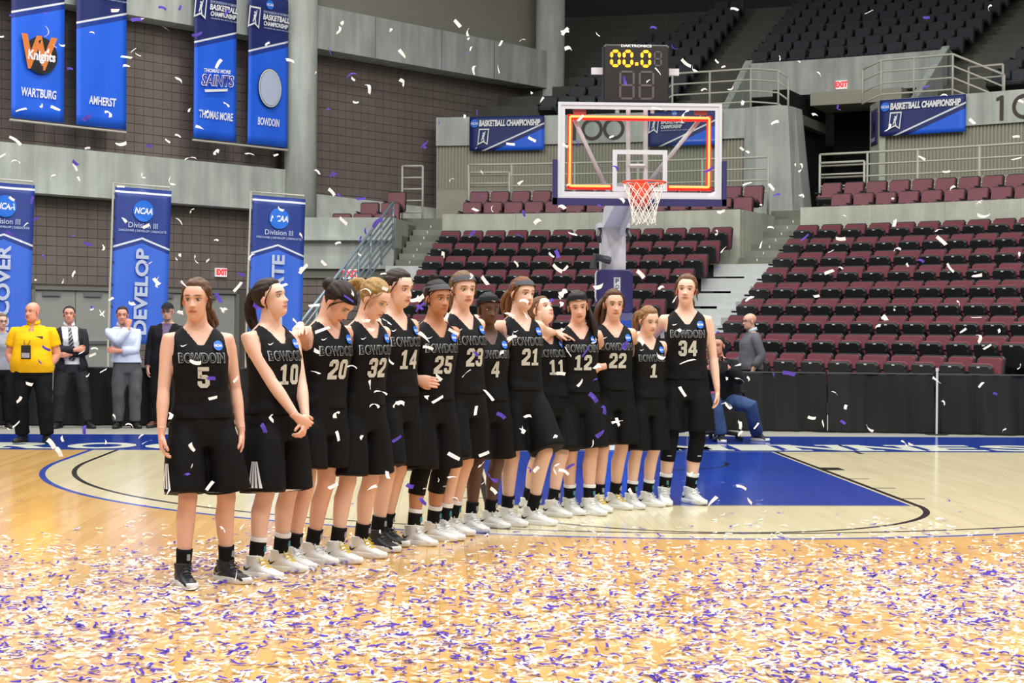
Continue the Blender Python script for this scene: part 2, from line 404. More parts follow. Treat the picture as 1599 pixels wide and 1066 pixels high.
# ---- retractable tier
NR = 9
RR = [24.4-.8*i for i in range(NR)]; ZZ = [3.71-.335*i for i in range(NR)]
deck_m = mat('deck_dark', (34, 33, 34), .7); tread_m = mat('aisle_tread', (186, 190, 188), .5, var=.05, vscale=5)
secs = []
AE = [(12.6, 29.7, 32.8+.2*i, 47.0+1.2*i if i < 8 else 53.6) for i in range(NR)]
for i in range(NR):
    zd = ZZ[i]-.86
    for a0, a1 in ((AE[i][0], AE[i][1]), (AE[i][2], AE[i][3])):
        secs.append((RR[i]-.62, RR[i]+.20, max(0., zd-.335), zd, a0, a1))
sect('seating_deck', 'dark stepped deck under the lower maroon seats', deck_m, *secs)
def aisle_steps(label, a0, a1, rows, m, dz=.27):
    e = empty('aisle_steps', bp((a0+a1)/2, 20, 0), 0, label=label, kind='structure'); inv = Matrix.Translation(e.location).inverted()
    for i in rows:
        zd = ZZ[i]-.86
        mb = MB(); sector(mb, RR[i]-.64, RR[i]+.15, zd-dz, zd+.004, a0, a1); o = mb.build('tread', m, e); o.data.transform(inv)
        mb = MB(); sector(mb, RR[i]-1.02, RR[i]-.64, zd-.335, zd-.175, (a0+a1)/2-.2, (a0+a1)/2+.9); o = mb.build('half_step', m, e); o.data.transform(inv)
aisle_steps('pale metal aisle steps between the maroon seats at centre right', 29.0, 33.5, range(NR), tread_m)
aisle_steps('pale metal aisle steps beside the pipe handrail', 10.2, 12.9, range(NR), tread_m)
mb = MB()
for i in range(NR): sector(mb, RR[i]-.56, RR[i]+.2, 0, ZZ[i]-.86-.28, 29.8, 33.3); sector(mb, RR[i]-.56, RR[i]+.2, 0, ZZ[i]-.86-.28, 10.25, 12.5)
mb.build('understructure', dark, label='dark framework under the retractable aisle steps', kind='structure')
# ---- concrete front walls of the fixed tier
for q in range(4):
    a0 = 12.9+4.175*q; sect('wall_front_%d' % (q+1), '%s concrete parapet panel behind the middle maroon seats' % ORD[q], concrete2, (24.80, 24.93, 2.2, 4.13, a0, a0+4.165))
    a0 = 32.85+3.79*q; sect('wall_front_%d' % (q+5), '%s concrete parapet panel behind the right maroon seats' % ORD[q], concrete2, (24.80, 24.93, 2.2, 4.13, a0, a0+3.78))
lw = sect('wall_front_9', 'concrete parapet left of the handrail stair', concrete, (24.80, 24.93, 2.82, 4.06, 4.6, 10.15), (24.6, 24.93, 3.50, 3.58, 4.6, 10.15))
for a in (12.9, 29.6, 32.85, 10.15):
    mb = MB(); da = .25 if a in (12.9, 32.85) else -.25
    sector(mb, 25.0, 27.3, 2.5, 4.13 if a != 10.15 else 4.06, min(a, a+da), max(a, a+da))
    mb.build('aisle_side_wall', concrete2, label='concrete cheek wall beside the aisle stair', kind='structure')
# brown block wall under left parapet with exit sign
sect('wall_under_left', 'brown wall under the left parapet', block_m, (25.0, 25.3, 0, 2.82, 4.0, 10.2))
bk = MB()
zc = .1
me_b = None
parent = bpy.data.objects['wall_under_left']
hb = .2/2-.007
mbb = MB(); mbb.box((0, 0, 0), (.386, .05, .186)); bmesh_ = mbb.mesh('block'); bmesh_.materials.append(block_m)
for j in range(14):
    for i in range(12):
        a = 4.25+(i+.5)*.5; 
        if a > 10.1: continue
        o = bpy.data.objects.new('block', bmesh_); COL.objects.link(o); o.parent = parent; o.location = bp(a, 24.99, .1+j*.2); o.rotation_euler = (0, 0, -math.radians(a)); o.scale = (.55, 1, 1)
a, z = hitR(548, 428, 24.9)
exit_sign(bp(a, 24.8, z), -math.radians(a), .36, .24, 'lit red exit sign behind the pipe handrail')
# concrete steps in the fixed tier aisles
for lab, a0, a1 in (('concrete stair beside the lone maroon seats at left', 10.3, 12.9), ('concrete stair rising behind the backboard at right', 29.6, 32.85)):
    e = empty('stair', bp((a0+a1)/2, 25, 0), 0, label=lab, kind='structure'); inv = Matrix.Translation(e.location).inverted()
    for k in range(8):
        mb = MB(); sector(mb, 24.3+.42*k, 28.0, 2.2 if k == 0 else 2.85+.168*(k-1), 2.85+.168*k+.02, a0, a1); o = mb.build('step', concrete_dk if k % 2 else mat('concrete_step2', (134, 134, 124), .85, var=.1), e); o.data.transform(inv)
        mb = MB()
        for fr in (.3, .65): sector(mb, 24.29+.42*k, 24.3+.42*k, 2.85+.168*k-.07, 2.85+.168*k-.01, a0+(a1-a0)*fr, a0+(a1-a0)*fr+.05)
        o = mb.build('step_light', mat('step_light', (225, 228, 225), .5), e); o.data.transform(inv)
# fixed maroon terraces
FR = [25.5, 26.3, 27.1]; FZ = [4.2, 4.53, 4.86]
secs = []
for R_, Z_ in zip(FR, FZ):
    for a0, a1 in ((4.6, 10.2), (13, 29.5), (32.9, 48)): secs.append((R_-.6, R_+.25, 2.6, Z_-.86, a0, a1))
sect('terrace', 'concrete terrace carrying the upper maroon rows', concrete_dk, *secs)
sect('walkway', 'concrete walkway behind the upper maroon rows', concrete_dk, (27.3, 29.6, 3.6, 4.2, 9.2, 29.0), (27.3, 29.6, 3.6, 4.2, 32.0, 50), (27.9, 34, 3.6, 4.3, 29.0, 32.6))
# ---- ring wall: base, ribbed panel, concrete band
ribm = mat('ribbed_panel', (158, 155, 138), .7)
nt = ribm.node_tree; nn = nt.nodes; g_ = nn.new('ShaderNodeTexCoord'); sp = nn.new('ShaderNodeSeparateXYZ'); nt.links.new(g_.outputs['Object'], sp.inputs[0])
base_m = mat('ring_base', (166, 162, 146), .8, var=.04)
def ring_wall(name, lab, a0, a1, part):
    if part == 'base': return sect(name, lab, base_m, (29.5, 29.8, 4.1, 5.10, a0, a1))
    if part == 'band': return sect(name, lab, concrete, (29.42, 29.8, 6.29, 7.05, a0, a1))
for nm, lab, a0, a1 in (('middle', 'behind the basket', 10.5, 26.8), ('right', 'right of the tunnel', 33.5, 50)):
    ring_wall('trim_base_'+nm, 'beige base course of the ring wall '+lab, a0, a1, 'base')
    ring_wall('trim_band_'+nm, 'concrete band carrying championship banners '+lab, a0, a1, 'band')
    w = sect('wall_ring_'+nm, 'ribbed beige metal wall '+lab, ribm, (29.53, 29.8, 5.10, 6.29, a0, a1))
    mb = MB(); n = int((a1-a0)/.17)
    for i in range(n): sector(mb, 29.495, 29.53, 5.10, 6.29, a0+i*.17, a0+i*.17+.085)
    mb.build('rib_field', ribm, w, kind='stuff')
# ---- tunnel through the ring wall
pier = MB()
A = [(26.7, 29.42), (27.4, 29.25), (28.4, 29.2), (28.9, 29.4), (29.05, 29.8), (29.1, 30.3), (26.7, 30.3)]
Bm = [(26.7, 29.35), (27.4, 29.15), (28.6, 29.05), (29.35, 29.2), (29.65, 29.6), (29.7, 30.3), (26.7, 30.3)]
bot = [bp(a, r, 4.1) for a, r in Bm]; top = [bp(a, r, 7.05) for a, r in A]; n = len(A)
pier.add(bot+top, [tuple(range(n))[::-1], tuple(range(n, 2*n))]+[(i, (i+1) % n, n+(i+1) % n, n+i) for i in range(n)])
fixn(pier.build('tunnel_pier', concrete, label='rounded pale concrete pier left of the dark tunnel', kind='structure').data)
pier = MB(); A = [(32.45, 30.3), (33.45, 29.42), (33.75, 29.42), (33.75, 34), (32.3, 34)]; n = len(A)
pier.add([bp(a, r, 4.1) for a, r in A]+[bp(a, r, 7.05) for a, r in A], [tuple(range(n))[::-1], tuple(range(n, 2*n))]+[(i, (i+1) % n, n+(i+1) % n, n+i) for i in range(n)])
fixn(pier.build('tunnel_pier', concrete2, label='concrete pier right of the dark tunnel with the purple sign', kind='structure').data)
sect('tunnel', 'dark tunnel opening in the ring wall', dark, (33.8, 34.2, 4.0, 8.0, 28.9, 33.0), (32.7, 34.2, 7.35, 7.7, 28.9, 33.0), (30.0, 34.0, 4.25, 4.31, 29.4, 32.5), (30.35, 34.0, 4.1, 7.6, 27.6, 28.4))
sect('tunnel_lintel', 'concrete beam with exit sign above the tunnel', concrete, (32.0, 32.4, 7.68, 8.60, 25.3, 35.1))
sect('tunnel_soffit', 'shaded beige soffit over the tunnel mouth', base_m, (31.6, 33.2, 7.32, 7.66, 28.8, 33.2))
mb = MB()
for a0 in (25.3, 34.75):
    mb.hexa([bp(a0, 29.7, 7.0), bp(a0+.35, 29.7, 7.0), bp(a0+.35, 32.2, 7.0), bp(a0, 32.2, 7.0), bp(a0, 29.75, 7.1), bp(a0+.35, 29.75, 7.1), bp(a0+.35, 32.2, 8.72), bp(a0, 32.2, 8.72)])
mb.build('stair_cheek', concrete, label='sloping concrete cheek walls beside the tunnel stair', kind='structure')
a, z = hitR(1313, 132, 31.9); exit_sign(bp(a, 31.93, z), -math.radians(a), .30, .22, 'lit red exit sign on the concrete beam over the tunnel')
sect('upper_walkway', 'concrete cross aisle at the top of the ring wall', concrete_dk, (29.5, 33.4, 6.75, 7.0, 10.5, 28.8), (29.5, 33.4, 6.75, 7.0, 33.3, 50))
# ---- upper terraces
UR = lambda k: 30.6+.85*k
UZ = lambda k: 7.72+.385*k
secs = []
for k in range(14):
    if k < 4: secs += [(UR(k)-.6, UR(k)+.3, 6.8, UZ(k)-.86, 11, 25.2), (UR(k)-.6, UR(k)+.3, 6.8, UZ(k)-.86, 35.0, 50)]
    else: secs.append((UR(k)-.6, UR(k)+.3, 7.4, UZ(k)-.86, 13, 50))
sect('upper_terrace', 'dark concrete terrace carrying the black upper seats', mat('upper_concrete', (84, 83, 76), .9, var=.1), *secs)
for lab, a0, a1 in (('upper concrete aisle stair left of the tunnel block', 22.6, 24.5), ('upper concrete aisle stair at far right', 35.1, 37.8)):
    e = empty('stair', bp((a0+a1)/2, 31, 7), 0, label=lab, kind='structure'); inv = Matrix.Translation(e.location).inverted()
    for k in range(14):
        for hh in (0, 1):
            mb = MB(); sector(mb, UR(k)-.62-.42*(1-hh), UR(k)+.3, 7.0, UZ(k)-.86-(.19 if hh == 0 else 0), a0, a1); o = mb.build('step', mat('upper_step', (98, 96, 88), .9, var=.1), e); o.data.transform(inv)
sect('wall_back', 'dark rear wall at the top of the upper seats', mat('rear_wall', (60, 60, 58), .9), (43.5, 44, 6, 17, 5, 52))
# diagonal grey side wall at the left end of the upper seats
# ---- seats
maroon = mat('seat_maroon', (104, 48, 57), .8, var=.10, vscale=9, bump=.1, bscale=200)
maroon_up = mat('seat_maroon_vinyl', (116, 62, 72), .55, var=.08, vscale=6)
shell_k = mat('seat_shell', (33, 33, 36), .5); frame_k = mat('seat_frame', (26, 26, 28), .5)
char_m = mat('seat_charcoal', (44, 47, 54), .6, var=.15, vscale=6); plate_m = mat('seat_plate', (205, 208, 205), .4)
def rbox(c, d, r=.03, M=None):
    """box rounded on its front outline (x,z), chamfered"""
    w, t, h = d; pts = []
    for sx, sz in ((-1, -1), (1, -1), (1, 1), (-1, 1)):
        for q in ((0, 1), (1, 0)) if sx*sz > 0 else ((1, 0), (0, 1)):
            pts.append((sx*(w/2-r*q[0]), sz*(h/2-r*q[1])))
    n = len(pts); V = []
    for y, s in ((-t/2, .9), (-t/2+.02, 1.), (t/2, 1.)):
        V += [Vector((x*(1 if s == 1 else 1-.02/w*1.5), y, z*(1 if s == 1 else 1-.02/h*1.5))) for x, z in pts]
    if M is not None: V = [M @ p for p in V]
    V = [p+Vector(c) for p in V]
    f = [tuple(range(n)), tuple(range(3*n-1, 2*n-1, -1))]
    for k in range(2): f += [(k*n+i, (k+1)*n+i, (k+1)*n+(i+1) % n, k*n+(i+1) % n) for i in range(n)]
    return V, f
def seat_meshes(kind):
    """origin at deck, seat faces -Y, back at y=0"""
    D = {}
    rec = Matrix.Rotation(math.radians(-12), 3, 'X')
    cush = {'low': maroon, 'fixed': maroon_up, 'black': char_m}[kind]
    v, f = rbox((0, -.035, .60), (.46, .07, .50), .035, rec); D['backrest'] = (MB().add(v, f), cush)
    v, f = rbox((0, .015, .61), (.485, .05, .53), .04, rec); D['back_shell'] = (MB().add(v, f), shell_k)
    if kind == 'low':
        tilt = Matrix.Rotation(math.radians(68), 3, 'X')
    else:
        tilt = Matrix.Rotation(math.radians(20), 3, 'X')
    hinge = Vector((0, -.12, .37))
    def pan(off_z, d, r):
        V, F = rbox((0, 0, 0), (d[0], d[2], d[1]), r)
        # lay flat: x,z -> x,-y ; y -> z
        V = [Vector((p.x, -(p.z+d[1]/2), p.y+off_z)) for p in V]
        R_ = Matrix.Rotation(-math.radians(68 if kind == 'low' else 16), 3, 'X')
        return [R_ @ p+hinge for p in V], [tuple(reversed(q)) for q in F]
    v, f = pan(-.035, (.44, .40, .05), .05); D['seat_pan'] = (MB().add(v, f), shell_k if kind != 'black' else shell_k)
    v, f = pan(.02, (.43, .40, .06), .05); D['seat_cushion'] = (MB().add(v, f), cush)
    mb = MB(); Rm = Matrix.Rotation(-math.radians(68 if kind == 'low' else 16), 3, 'X')
    c = Rm @ Vector((0, -.375, -.068))+hinge; mb.box(c, (.05, .018, .012), Rm); D['number_plate'] = (mb, plate_m)
    mb = MB(); mb.box((-.258, -.20, .60), (.035, .36, .035)); mb.box((-.258, -.02, .44), (.035, .05, .34)); D['armrest'] = (mb, shell_k)
    mb = MB(); mb.box((-.258, -.10, .17), (.03, .10, .34)); mb.box((-.258, -.10, .345), (.03, .26, .05)); D['stanchion'] = (mb, frame_k)
    out = {}
    for k, (m_, mm) in D.items():
        me = m_.mesh(k); me.materials.append(mm); fixn(me); out[k] = me
    return out
SM = {k: seat_meshes(k) for k in ('low', 'fixed', 'black')}
def place_seat(kind, a, R_, zdeck, label, group, open_=False):
    e = empty({'low': 'folding_seat', 'fixed': 'vinyl_seat', 'black': 'stadium_seat'}[kind], bp(a, R_, zdeck), -math.radians(a), label=label, cat='seat', group=group)
    pan = None
    for k, me in SM['fixed' if open_ and kind == 'low' else kind].items():
        if kind == 'black' and k in ('number_plate', 'stanchion'): continue
        if kind == 'fixed' and k == 'number_plate': continue
        o = bpy.data.objects.new(k, me); COL.objects.link(o)
        if k == 'seat_pan': pan = o
        o.parent = pan if k in ('seat_cushion', 'number_plate') else e
    return e
PITCH_S = .525
cnt = {'low': 0, 'fixed': 0, 'black': 0}
def row(kind, a0, a1, R_, zd, where, group, maxn=None, from_right=False):
    da = math.degrees(PITCH_S/R_); n = max(1, round((a1-a0)/da)); da = (a1-a0)/n if not from_right else da
    for i in range(n):
        a = (a1-(i+.5)*da) if from_right else (a0+(i+.5)*da)
        p = bp(a, R_, zd+.5); d = np.array(p)-CAM; z = d@Fv; u = 799.5+FPX*(d@R2)/z; v = 533-FPX*(d@U2)/z
        if u > 1640 or u < -15 or v < -22: continue
        side = 'from its %s end' % ('right' if from_right else 'left')
        nm = {'low': 'maroon folding seat', 'fixed': 'maroon vinyl seat', 'black': 'black seat'}[kind]
        op_ = kind == 'low' and random.random() < .02
        place_seat(kind, a, R_, zd, '%s, %s %s of %s' % (nm, ORD[min(i, 19)], side, where), group, op_); cnt[kind] += 1
for i in range(NR):
    zd = ZZ[i]-.86; r_ = ORD[NR-1-i]
    row('low', 12.95, 29.55, RR[i], zd, '%s row, middle lower block' % r_, 'lower maroon seats in the middle block')
    row('low', AE[i][2]+.15, AE[i][3], RR[i], zd, '%s row, right lower block' % r_, 'lower maroon seats in the right block')
for j in range(3):
    zd = FZ[j]-.86
    row('fixed', 13.25, 29.2, FR[j], zd, '%s row above middle parapet' % ORD[j], 'maroon seats above the middle parapet')
    row('fixed', (33.2, 33.2, 32.1)[j], 47, FR[j], zd, '%s row above right parapet' % ORD[j], 'maroon seats above the right parapet')
    row('fixed', 9.85-[3.5, 2.35, 1.15][j], 9.85, FR[j], zd, '%s row beside the stair handrail' % ORD[j], 'lone maroon seats beside the handrail', from_right=True)
Lleft = [16.0, 16.7, 17.4, 17.7, 18.0, 18.2, 18.3, 18.4, 20.0, 20.3, 21.0, 21.4]
for k in range(12):
    zd = UZ(k)-.86
    row('black', Lleft[k]-.3, 22.4, UR(k), zd, '%s row, upper left block' % ORD[k], 'black upper seats left of the aisle', from_right=True)
    if k >= 4: row('black', 24.75, 34.85, UR(k), zd, '%s row, block over the tunnel' % ORD[k-4], 'black upper seats over the tunnel')
    row('black', 38.0 if k < 5 else 37.8, 43.5, UR(k), zd, '%s row, upper right block' % ORD[k], 'black upper seats at far right')
print('SEATS', cnt)
# ---- railings
def rail(label, pts, posts, zb, nbars=3, r=.028, m=None, R_=27.9, gap=.28, name='pipe_railing'):
    """pts: (angle, ztop) polyline; horizontal bars; posts at angles"""
    m = m or steel
    e = empty(name, bp(pts[0][0], R_, zb), 0, label=label, cat='railing'); inv = Matrix.Translation(e.location).inverted()
    def part(nm, path, rr):
        mb = MB(); mb.tube(path, rr, 8); o = mb.build(nm, m, e, smooth=True); o.data.transform(inv)
    def path(dz):
        out = []
        for (a, z), (b, z2) in zip(pts[:-1], pts[1:]):
            n = max(1, int(abs(b-a)/1.0))
            for i in range(n): out.append(bp(a+(b-a)*i/n, R_, z+(z2-z)*i/n-dz))
        out.append(bp(pts[-1][0], R_, pts[-1][1]-dz)); return out
    part('top_rail', path(0), r)
    for k in range(1, nbars+1): part('mid_rail', path(gap*k), r*.8)
    for a in posts:
        zt = np.interp(a, [p[0] for p in pts], [p[1] for p in pts])
        part('post', [bp(a, R_, zb), bp(a, R_, zt)], r)
rail('beige pipe railing behind the seats left of the backboard', [(12.85, 5.62), (28.85, 5.62)], [12.85, 15.2, 18.6, 22, 25.4, 28.85], 4.2)
rail('beige pipe railing at the right of the tunnel walkway', [(31.5, 5.62), (47, 5.62)], [31.5, 33.9, 36.4, 39.4, 42.4, 45.4], 4.2)
rail('small beige pipe gate at the left stair head', [(9.27, 5.6), (10.38, 5.6)], [9.27, 10.38], 4.0, 4, gap=.3)
rail('low beige inner pipe rail at the left end', [(12.95, 5.40), (15.15, 5.40)], [12.95, 15.15], 4.2, 2, R_=27.75)
rail('low beige inner pipe rail beside the tunnel', [(31.6, 5.40), (33.85, 5.40)], [31.6, 33.85], 4.2, 2, R_=27.75)
rail('beige pipe railing on the ring wall behind the shot clock', [(22.3, 7.85), (22.87, 8.05), (26.9, 8.07), (28.3, 7.98), (28.8, 7.78)], [22.87, 24.8, 26.9, 28.3, 28.8], 7.0, R_=29.6)
rail('beige pipe railing on the ring wall right of the tunnel', [(32.5, 7.86), (33.4, 8.05), (36.85, 8.05), (39.27, 7.45)], [32.5, 33.4, 35.0, 36.85, 39.27], 7.0, R_=29.6)
rail('short beige hand rail beside the upper far right seats', [(37.4, 7.75), (39.0, 7.75)], [37.4, 39.0], 7.0, 1, R_=29.9)
# galvanised stair handrail in front of left stair: a panel of sloping bars
e = empty('stair_handrail', bp(10.7, 22.9, 0), 0, label='pale grey pipe handrail sloping down the left stair', cat='railing'); inv = Matrix.Translation(e.location).inverted()
hx0 = np.array(atd(614, 316, 38.5)); hx1 = np.array(atd(470, 503, 33.5)); 
def hp(t, dz=0): p = hx0+(hx1-hx0)*t; return (p[0], p[1], p[2]-dz)
for k in range(7):
    mb = MB(); mb.tube([hp(0, k*.165), hp(.5, k*.165), hp(1, k*.165)], .033 if k == 0 else .022, 8); o = mb.build('top_rail' if k == 0 else 'sloping_bar', galv, e, smooth=True); o.data.transform(inv)
for t in (0, .14, .27, .41, .55, .7, .85):
    mb = MB(); mb.tube([hp(t), hp(t, 1.12)], .028, 8); o = mb.build('post', galv, e, smooth=True); o.data.transform(inv)
# ================================================================== BANNERS
navy_c, blue_c = (28, 42, 108), (32, 102, 236)
def shader_ops(m):
    nt = m.node_tree; n = nt.nodes; L = nt.links
    def op(o, a, b_=None):
        q = n.new('ShaderNodeMath'); q.operation = o
        for i, s in enumerate((a, b_)):
            if s is None: continue
            if isinstance(s, (int, float)): q.inputs[i].default_value = s
            else: L.new(s, q.inputs[i])
        return q.outputs[0]
    def mixc(f, a, c):
        q = n.new('ShaderNodeMix'); q.data_type = 'RGBA'; L.new(f, q.inputs[0])
        for i, s in ((6, a), (7, c)):
            if isinstance(s, tuple): q.inputs[i].default_value = (*lin(s), 1)
            else: L.new(s, q.inputs[i])
        return q.outputs[2]
    return n, L, op, mixc
def banner_mat(name, kind, w, h, p=()):
    m = mat(name, blue_c, .5); n, L, op, mixc = shader_ops(m); b = n['Principled BSDF']
    tc = n.new('ShaderNodeTexCoord'); sp = n.new('ShaderNodeSeparateXYZ'); L.new(tc.outputs['Object'], sp.inputs[0]); x, y = sp.outputs[0], sp.outputs[1]
    if kind == 'hang':
        d = op('SUBTRACT', y, op('ADD', op('MULTIPLY', x, (p[1]-p[0])/w), (p[0]+p[1])/2))
        c = mixc(op('GREATER_THAN', d, -.13), blue_c, (24, 58, 150)); c = mixc(op('GREATER_THAN', d, 0.), c, navy_c)
        c = mixc(op('LESS_THAN', op('ABSOLUTE', d), .022), c, (230, 234, 240))
    elif kind == 'pole':
        d = op('SUBTRACT', y, op('SUBTRACT', p[0], op('MULTIPLY', op('ABSOLUTE', x), p[1])))
        c = mixc(op('GREATER_THAN', d, -.09), (58, 106, 216), (34, 58, 138)); c = mixc(op('GREATER_THAN', d, 0.), c, (40, 62, 140))
        c = mixc(op('LESS_THAN', op('ABSOLUTE', d), .018), c, (220, 226, 236)); c = mixc(op('LESS_THAN', op('ABSOLUTE', op('SUBTRACT', y, h-.085)), .018), c, (220, 226, 236))
    else:
        d = op('SUBTRACT', y, op('SUBTRACT', op('MULTIPLY', x, p[1]), p[0]))
        c = mixc(op('LESS_THAN', d, -.13), navy_c, blue_c); c = mixc(op('LESS_THAN', op('ABSOLUTE', d), .022), c, (230, 234, 240))
    L.new(c, b.inputs['Base Color'])
    return m
def fit(me, x, y, w=None, h=None):
    co = np.array([v.co[:] for v in me.vertices]); lo, hi = co.min(0), co.max(0); c = (lo+hi)/2
    sx = (w/(hi[0]-lo[0])) if w else None; sy = (h/(hi[1]-lo[1])) if h else None
    sx = sx or sy; sy = sy or sx
    for v in me.vertices: v.co.x = x+(v.co.x-c[0])*sx; v.co.y = y+(v.co.y-c[1])*sy; v.co.z = 0
    return me
def rotm(me, a):
    me.transform(Matrix.Rotation(a, 4, 'Z')); return me
prt = dict(white=white_m, navy=mat('print_navy', navy_c, .55), blue=mat('print_blue', blue_c, .55), disc=mat('print_disc', (28, 110, 220), .5), black=mat('print_black', (24, 24, 26), .6), orange=mat('print_orange', (226, 128, 60), .6), purple=mat('print_purple', (62, 42, 150), .6), grey=mat('print_grey', (150, 152, 160), .6), pale=mat('print_pale', (186, 196, 220), .6), brown=mat('print_brown', (72, 60, 58), .7))
class Banner:
    """cloth with real ripples and thickness; print pieces laid on it as parts"""
    def __init__(s, name, label, M, w, h, m, group=None, rip=.008, nx=10, ny=16, seed=0, cat='banner', sag=0):
        s.e = empty(name, (0, 0, 0), label=label, cat=cat, group=group); s.e.matrix_world = M
        s.w, s.h, s.rip, s.seed = w, h, rip, seed; s.n = 0
        V = []; F = []
        for k in range(2):
            for j in range(ny+1):
                for i in range(nx+1):
                    x, y = -w/2+w*i/nx, h*j/ny; V.append((x, y, s.z(x, y)-.012*k))
        N = (nx+1)*(ny+1); id_ = lambda i, j: j*(nx+1)+i
        for j in range(ny):
            for i in range(nx):
                q = (id_(i, j), id_(i+1, j), id_(i+1, j+1), id_(i, j+1)); F.append(q); F.append(tuple(a+N for a in reversed(q)))
        edge = [id_(i, 0) for i in range(nx+1)]+[id_(nx, j) for j in range(1, ny+1)]+[id_(i, ny) for i in range(nx-1, -1, -1)]+[id_(0, j) for j in range(ny-1, 0, -1)]
        F += [(a, a+N, b+N, b) for a, b in zip(edge, edge[1:]+edge[:1])]
        me = bpy.data.meshes.new('cloth'); me.from_pydata(V, [], F); obj('cloth', me, m, s.e, smooth=True)
    def z(s, x, y): return s.rip*(math.sin(7*x/s.w+s.seed)*math.cos(3.1*y/s.h+s.seed*2)+.6*math.sin(11*x/s.w-4*y/s.h+s.seed*3))
    def put(s, me, m, name='lettering', lift=None):
        s.n += 1; L = .026+.004*s.n if lift is None else lift
        for v in me.vertices: v.co.z = s.z(v.co.x, v.co.y)+L
        me.update(); return obj(name, me, prt[m] if isinstance(m, str) else m, s.e)
    def text(s, t, x, y, w=None, h=None, m='white', bold=.02, shear=.0, name='lettering', rot=0):
        me = text_mesh(t, 1, bold, shear)
        if rot: rotm(me, rot)
        return s.put(fit(me, x, y, w, h), m, name)
    def ncaa(s, x, y, r):
        s.put(disc(r, 28, cx=x, cy=y), 'disc', 'logo_disc'); s.text('NCAA', x, y, r*1.75, r*.62, 'white', .03, .25, 'logo_lettering')
    def pennant(s, x, y, w, h):
        P = lambda q: poly_mesh([(x+a*w, y+b*h) for a, b in q])
        s.put(P([(-.5, -.5), (.0, -.32), (.36, -.5), (.5, .5), (-.36, .5)]), 'white', 'emblem'); s.put(P([(-.41, -.39), (0, -.22), (.29, -.38), (.41, .42), (-.29, .42)]), 'navy', 'emblem')
        s.put(disc(.07*w, 10, .06*h, x+.02*w, y+.22*h), 'white', 'emblem_figure')
        s.put(P([(-.08, .12), (.06, .15), (.16, .36), (.2, .34), (.12, .08), (.06, -.05), (.12, -.28), (.05, -.28), (-.02, -.08), (-.12, -.24), (-.17, -.2), (-.08, -.02)]), 'white', 'emblem_figure')
def champ_head(b, x, y, k):
    """small championship heading of a hanging banner"""
    b.ncaa(x+.02*k, y+.33*k, .10*k); b.pennant(x-.42*k, y, .36*k, .46*k)
    b.text('2018 DIVISION III WOMEN\'S', x+.17*k, y+.16*k, .70*k, .055*k, 'pale', .01, .2); b.text('BASKETBALL', x+.17*k, y+.05*k, .72*k, .125*k, 'white', .035, .2); b.text('CHAMPIONSHIP', x+.16*k, y-.09*k, .66*k, .10*k, 'white', .035, .2); b.text('ROCHESTER, MN | MAYO CIVIC CENTER', x+.2*k, y-.19*k, .74*k, .04*k, 'pale', .01, .2)
HB = [(.12, 1.39, 'WARTBURG', 9.6), (1.69, 2.97, 'AMHERST', 9.6), (4.82, 6.05, 'THOMAS MORE', 9.35), (6.40, 7.63, 'BOWDOIN', 9.35)]
def wmat(s, z, off): return frame(Vector(wp(s, z, off)), (Wd[0], Wd[1], 0), (Wn[0], Wn[1], 0))
for i, (s0, s1, nm, zt) in enumerate(HB):
    w = s1-s0; h = zt-5.76; desc = ['blue hanging team banner reading WARTBURG, leftmost', 'blue hanging team banner reading AMHERST', 'blue hanging team banner reading THOMAS MORE', 'blue hanging team banner reading BOWDOIN beside the round column'][i]
    bn = Banner('team_banner', desc, wmat((s0+s1)/2, 5.76, .22), w, h, banner_mat('team_banner_%s' % 'abcd'[i], 'hang', w, h, (2.2, 2.58)), 'hanging team banners', seed=i*1.7)
    bn.text(nm, 0, .57, w*(.66 if nm != 'THOMAS MORE' else .80) if len(nm) > 7 else w*.55, .19, 'white', .03, .12)
    champ_head(bn, .0, 3.02, 1.12)
    if i == 0:
        bn.put(disc(.39, 36, cx=.02, cy=1.37), 'black', 'emblem'); bn.text('W', -.02, 1.42, .86, .72, 'orange', .05, .12); bn.text('Knights', .03, 1.33, .66, .27, 'white', .04, .1)
    if i == 2:
        bn.text('THOMAS MORE', .0, 1.60, .78, .13, 'white', .04, .2, rot=.05); bn.text('SAINTS', .01, 1.38, .95, .33, 'white', .05, .2, rot=.05); bn.text('SAINTS', .01, 1.38, .90, .29, 'purple', .01, .2, rot=.05)
        bn.put(poly_mesh([(-.38, 1.13), (.3, 1.22), (.28, 1.16), (-.36, 1.07)]), 'white', 'emblem')
    if i == 3:
        bn.put(disc(.36, 36, .47, .0, 1.38), 'black', 'emblem'); bn.put(disc(.345, 36, .455, .0, 1.38), 'white', 'emblem'); bn.put(disc(.32, 36, .43, 0, 1.38), 'black', 'emblem'); bn.put(disc(.31, 36, .42, 0, 1.38), 'pale', 'emblem')
for (sa, sb) in ((.1, 2.98), (4.8, 7.65)):
    mb = MB(); mb.tube([wp(sa, 5.71, .2), wp(sb, 5.71, .2)], .025, 8); mb.build('banner_rod', steel, label='pale rod along the bottom of the %s pair of team banners' % ('left' if sa < 1 else 'right'), cat='rod')
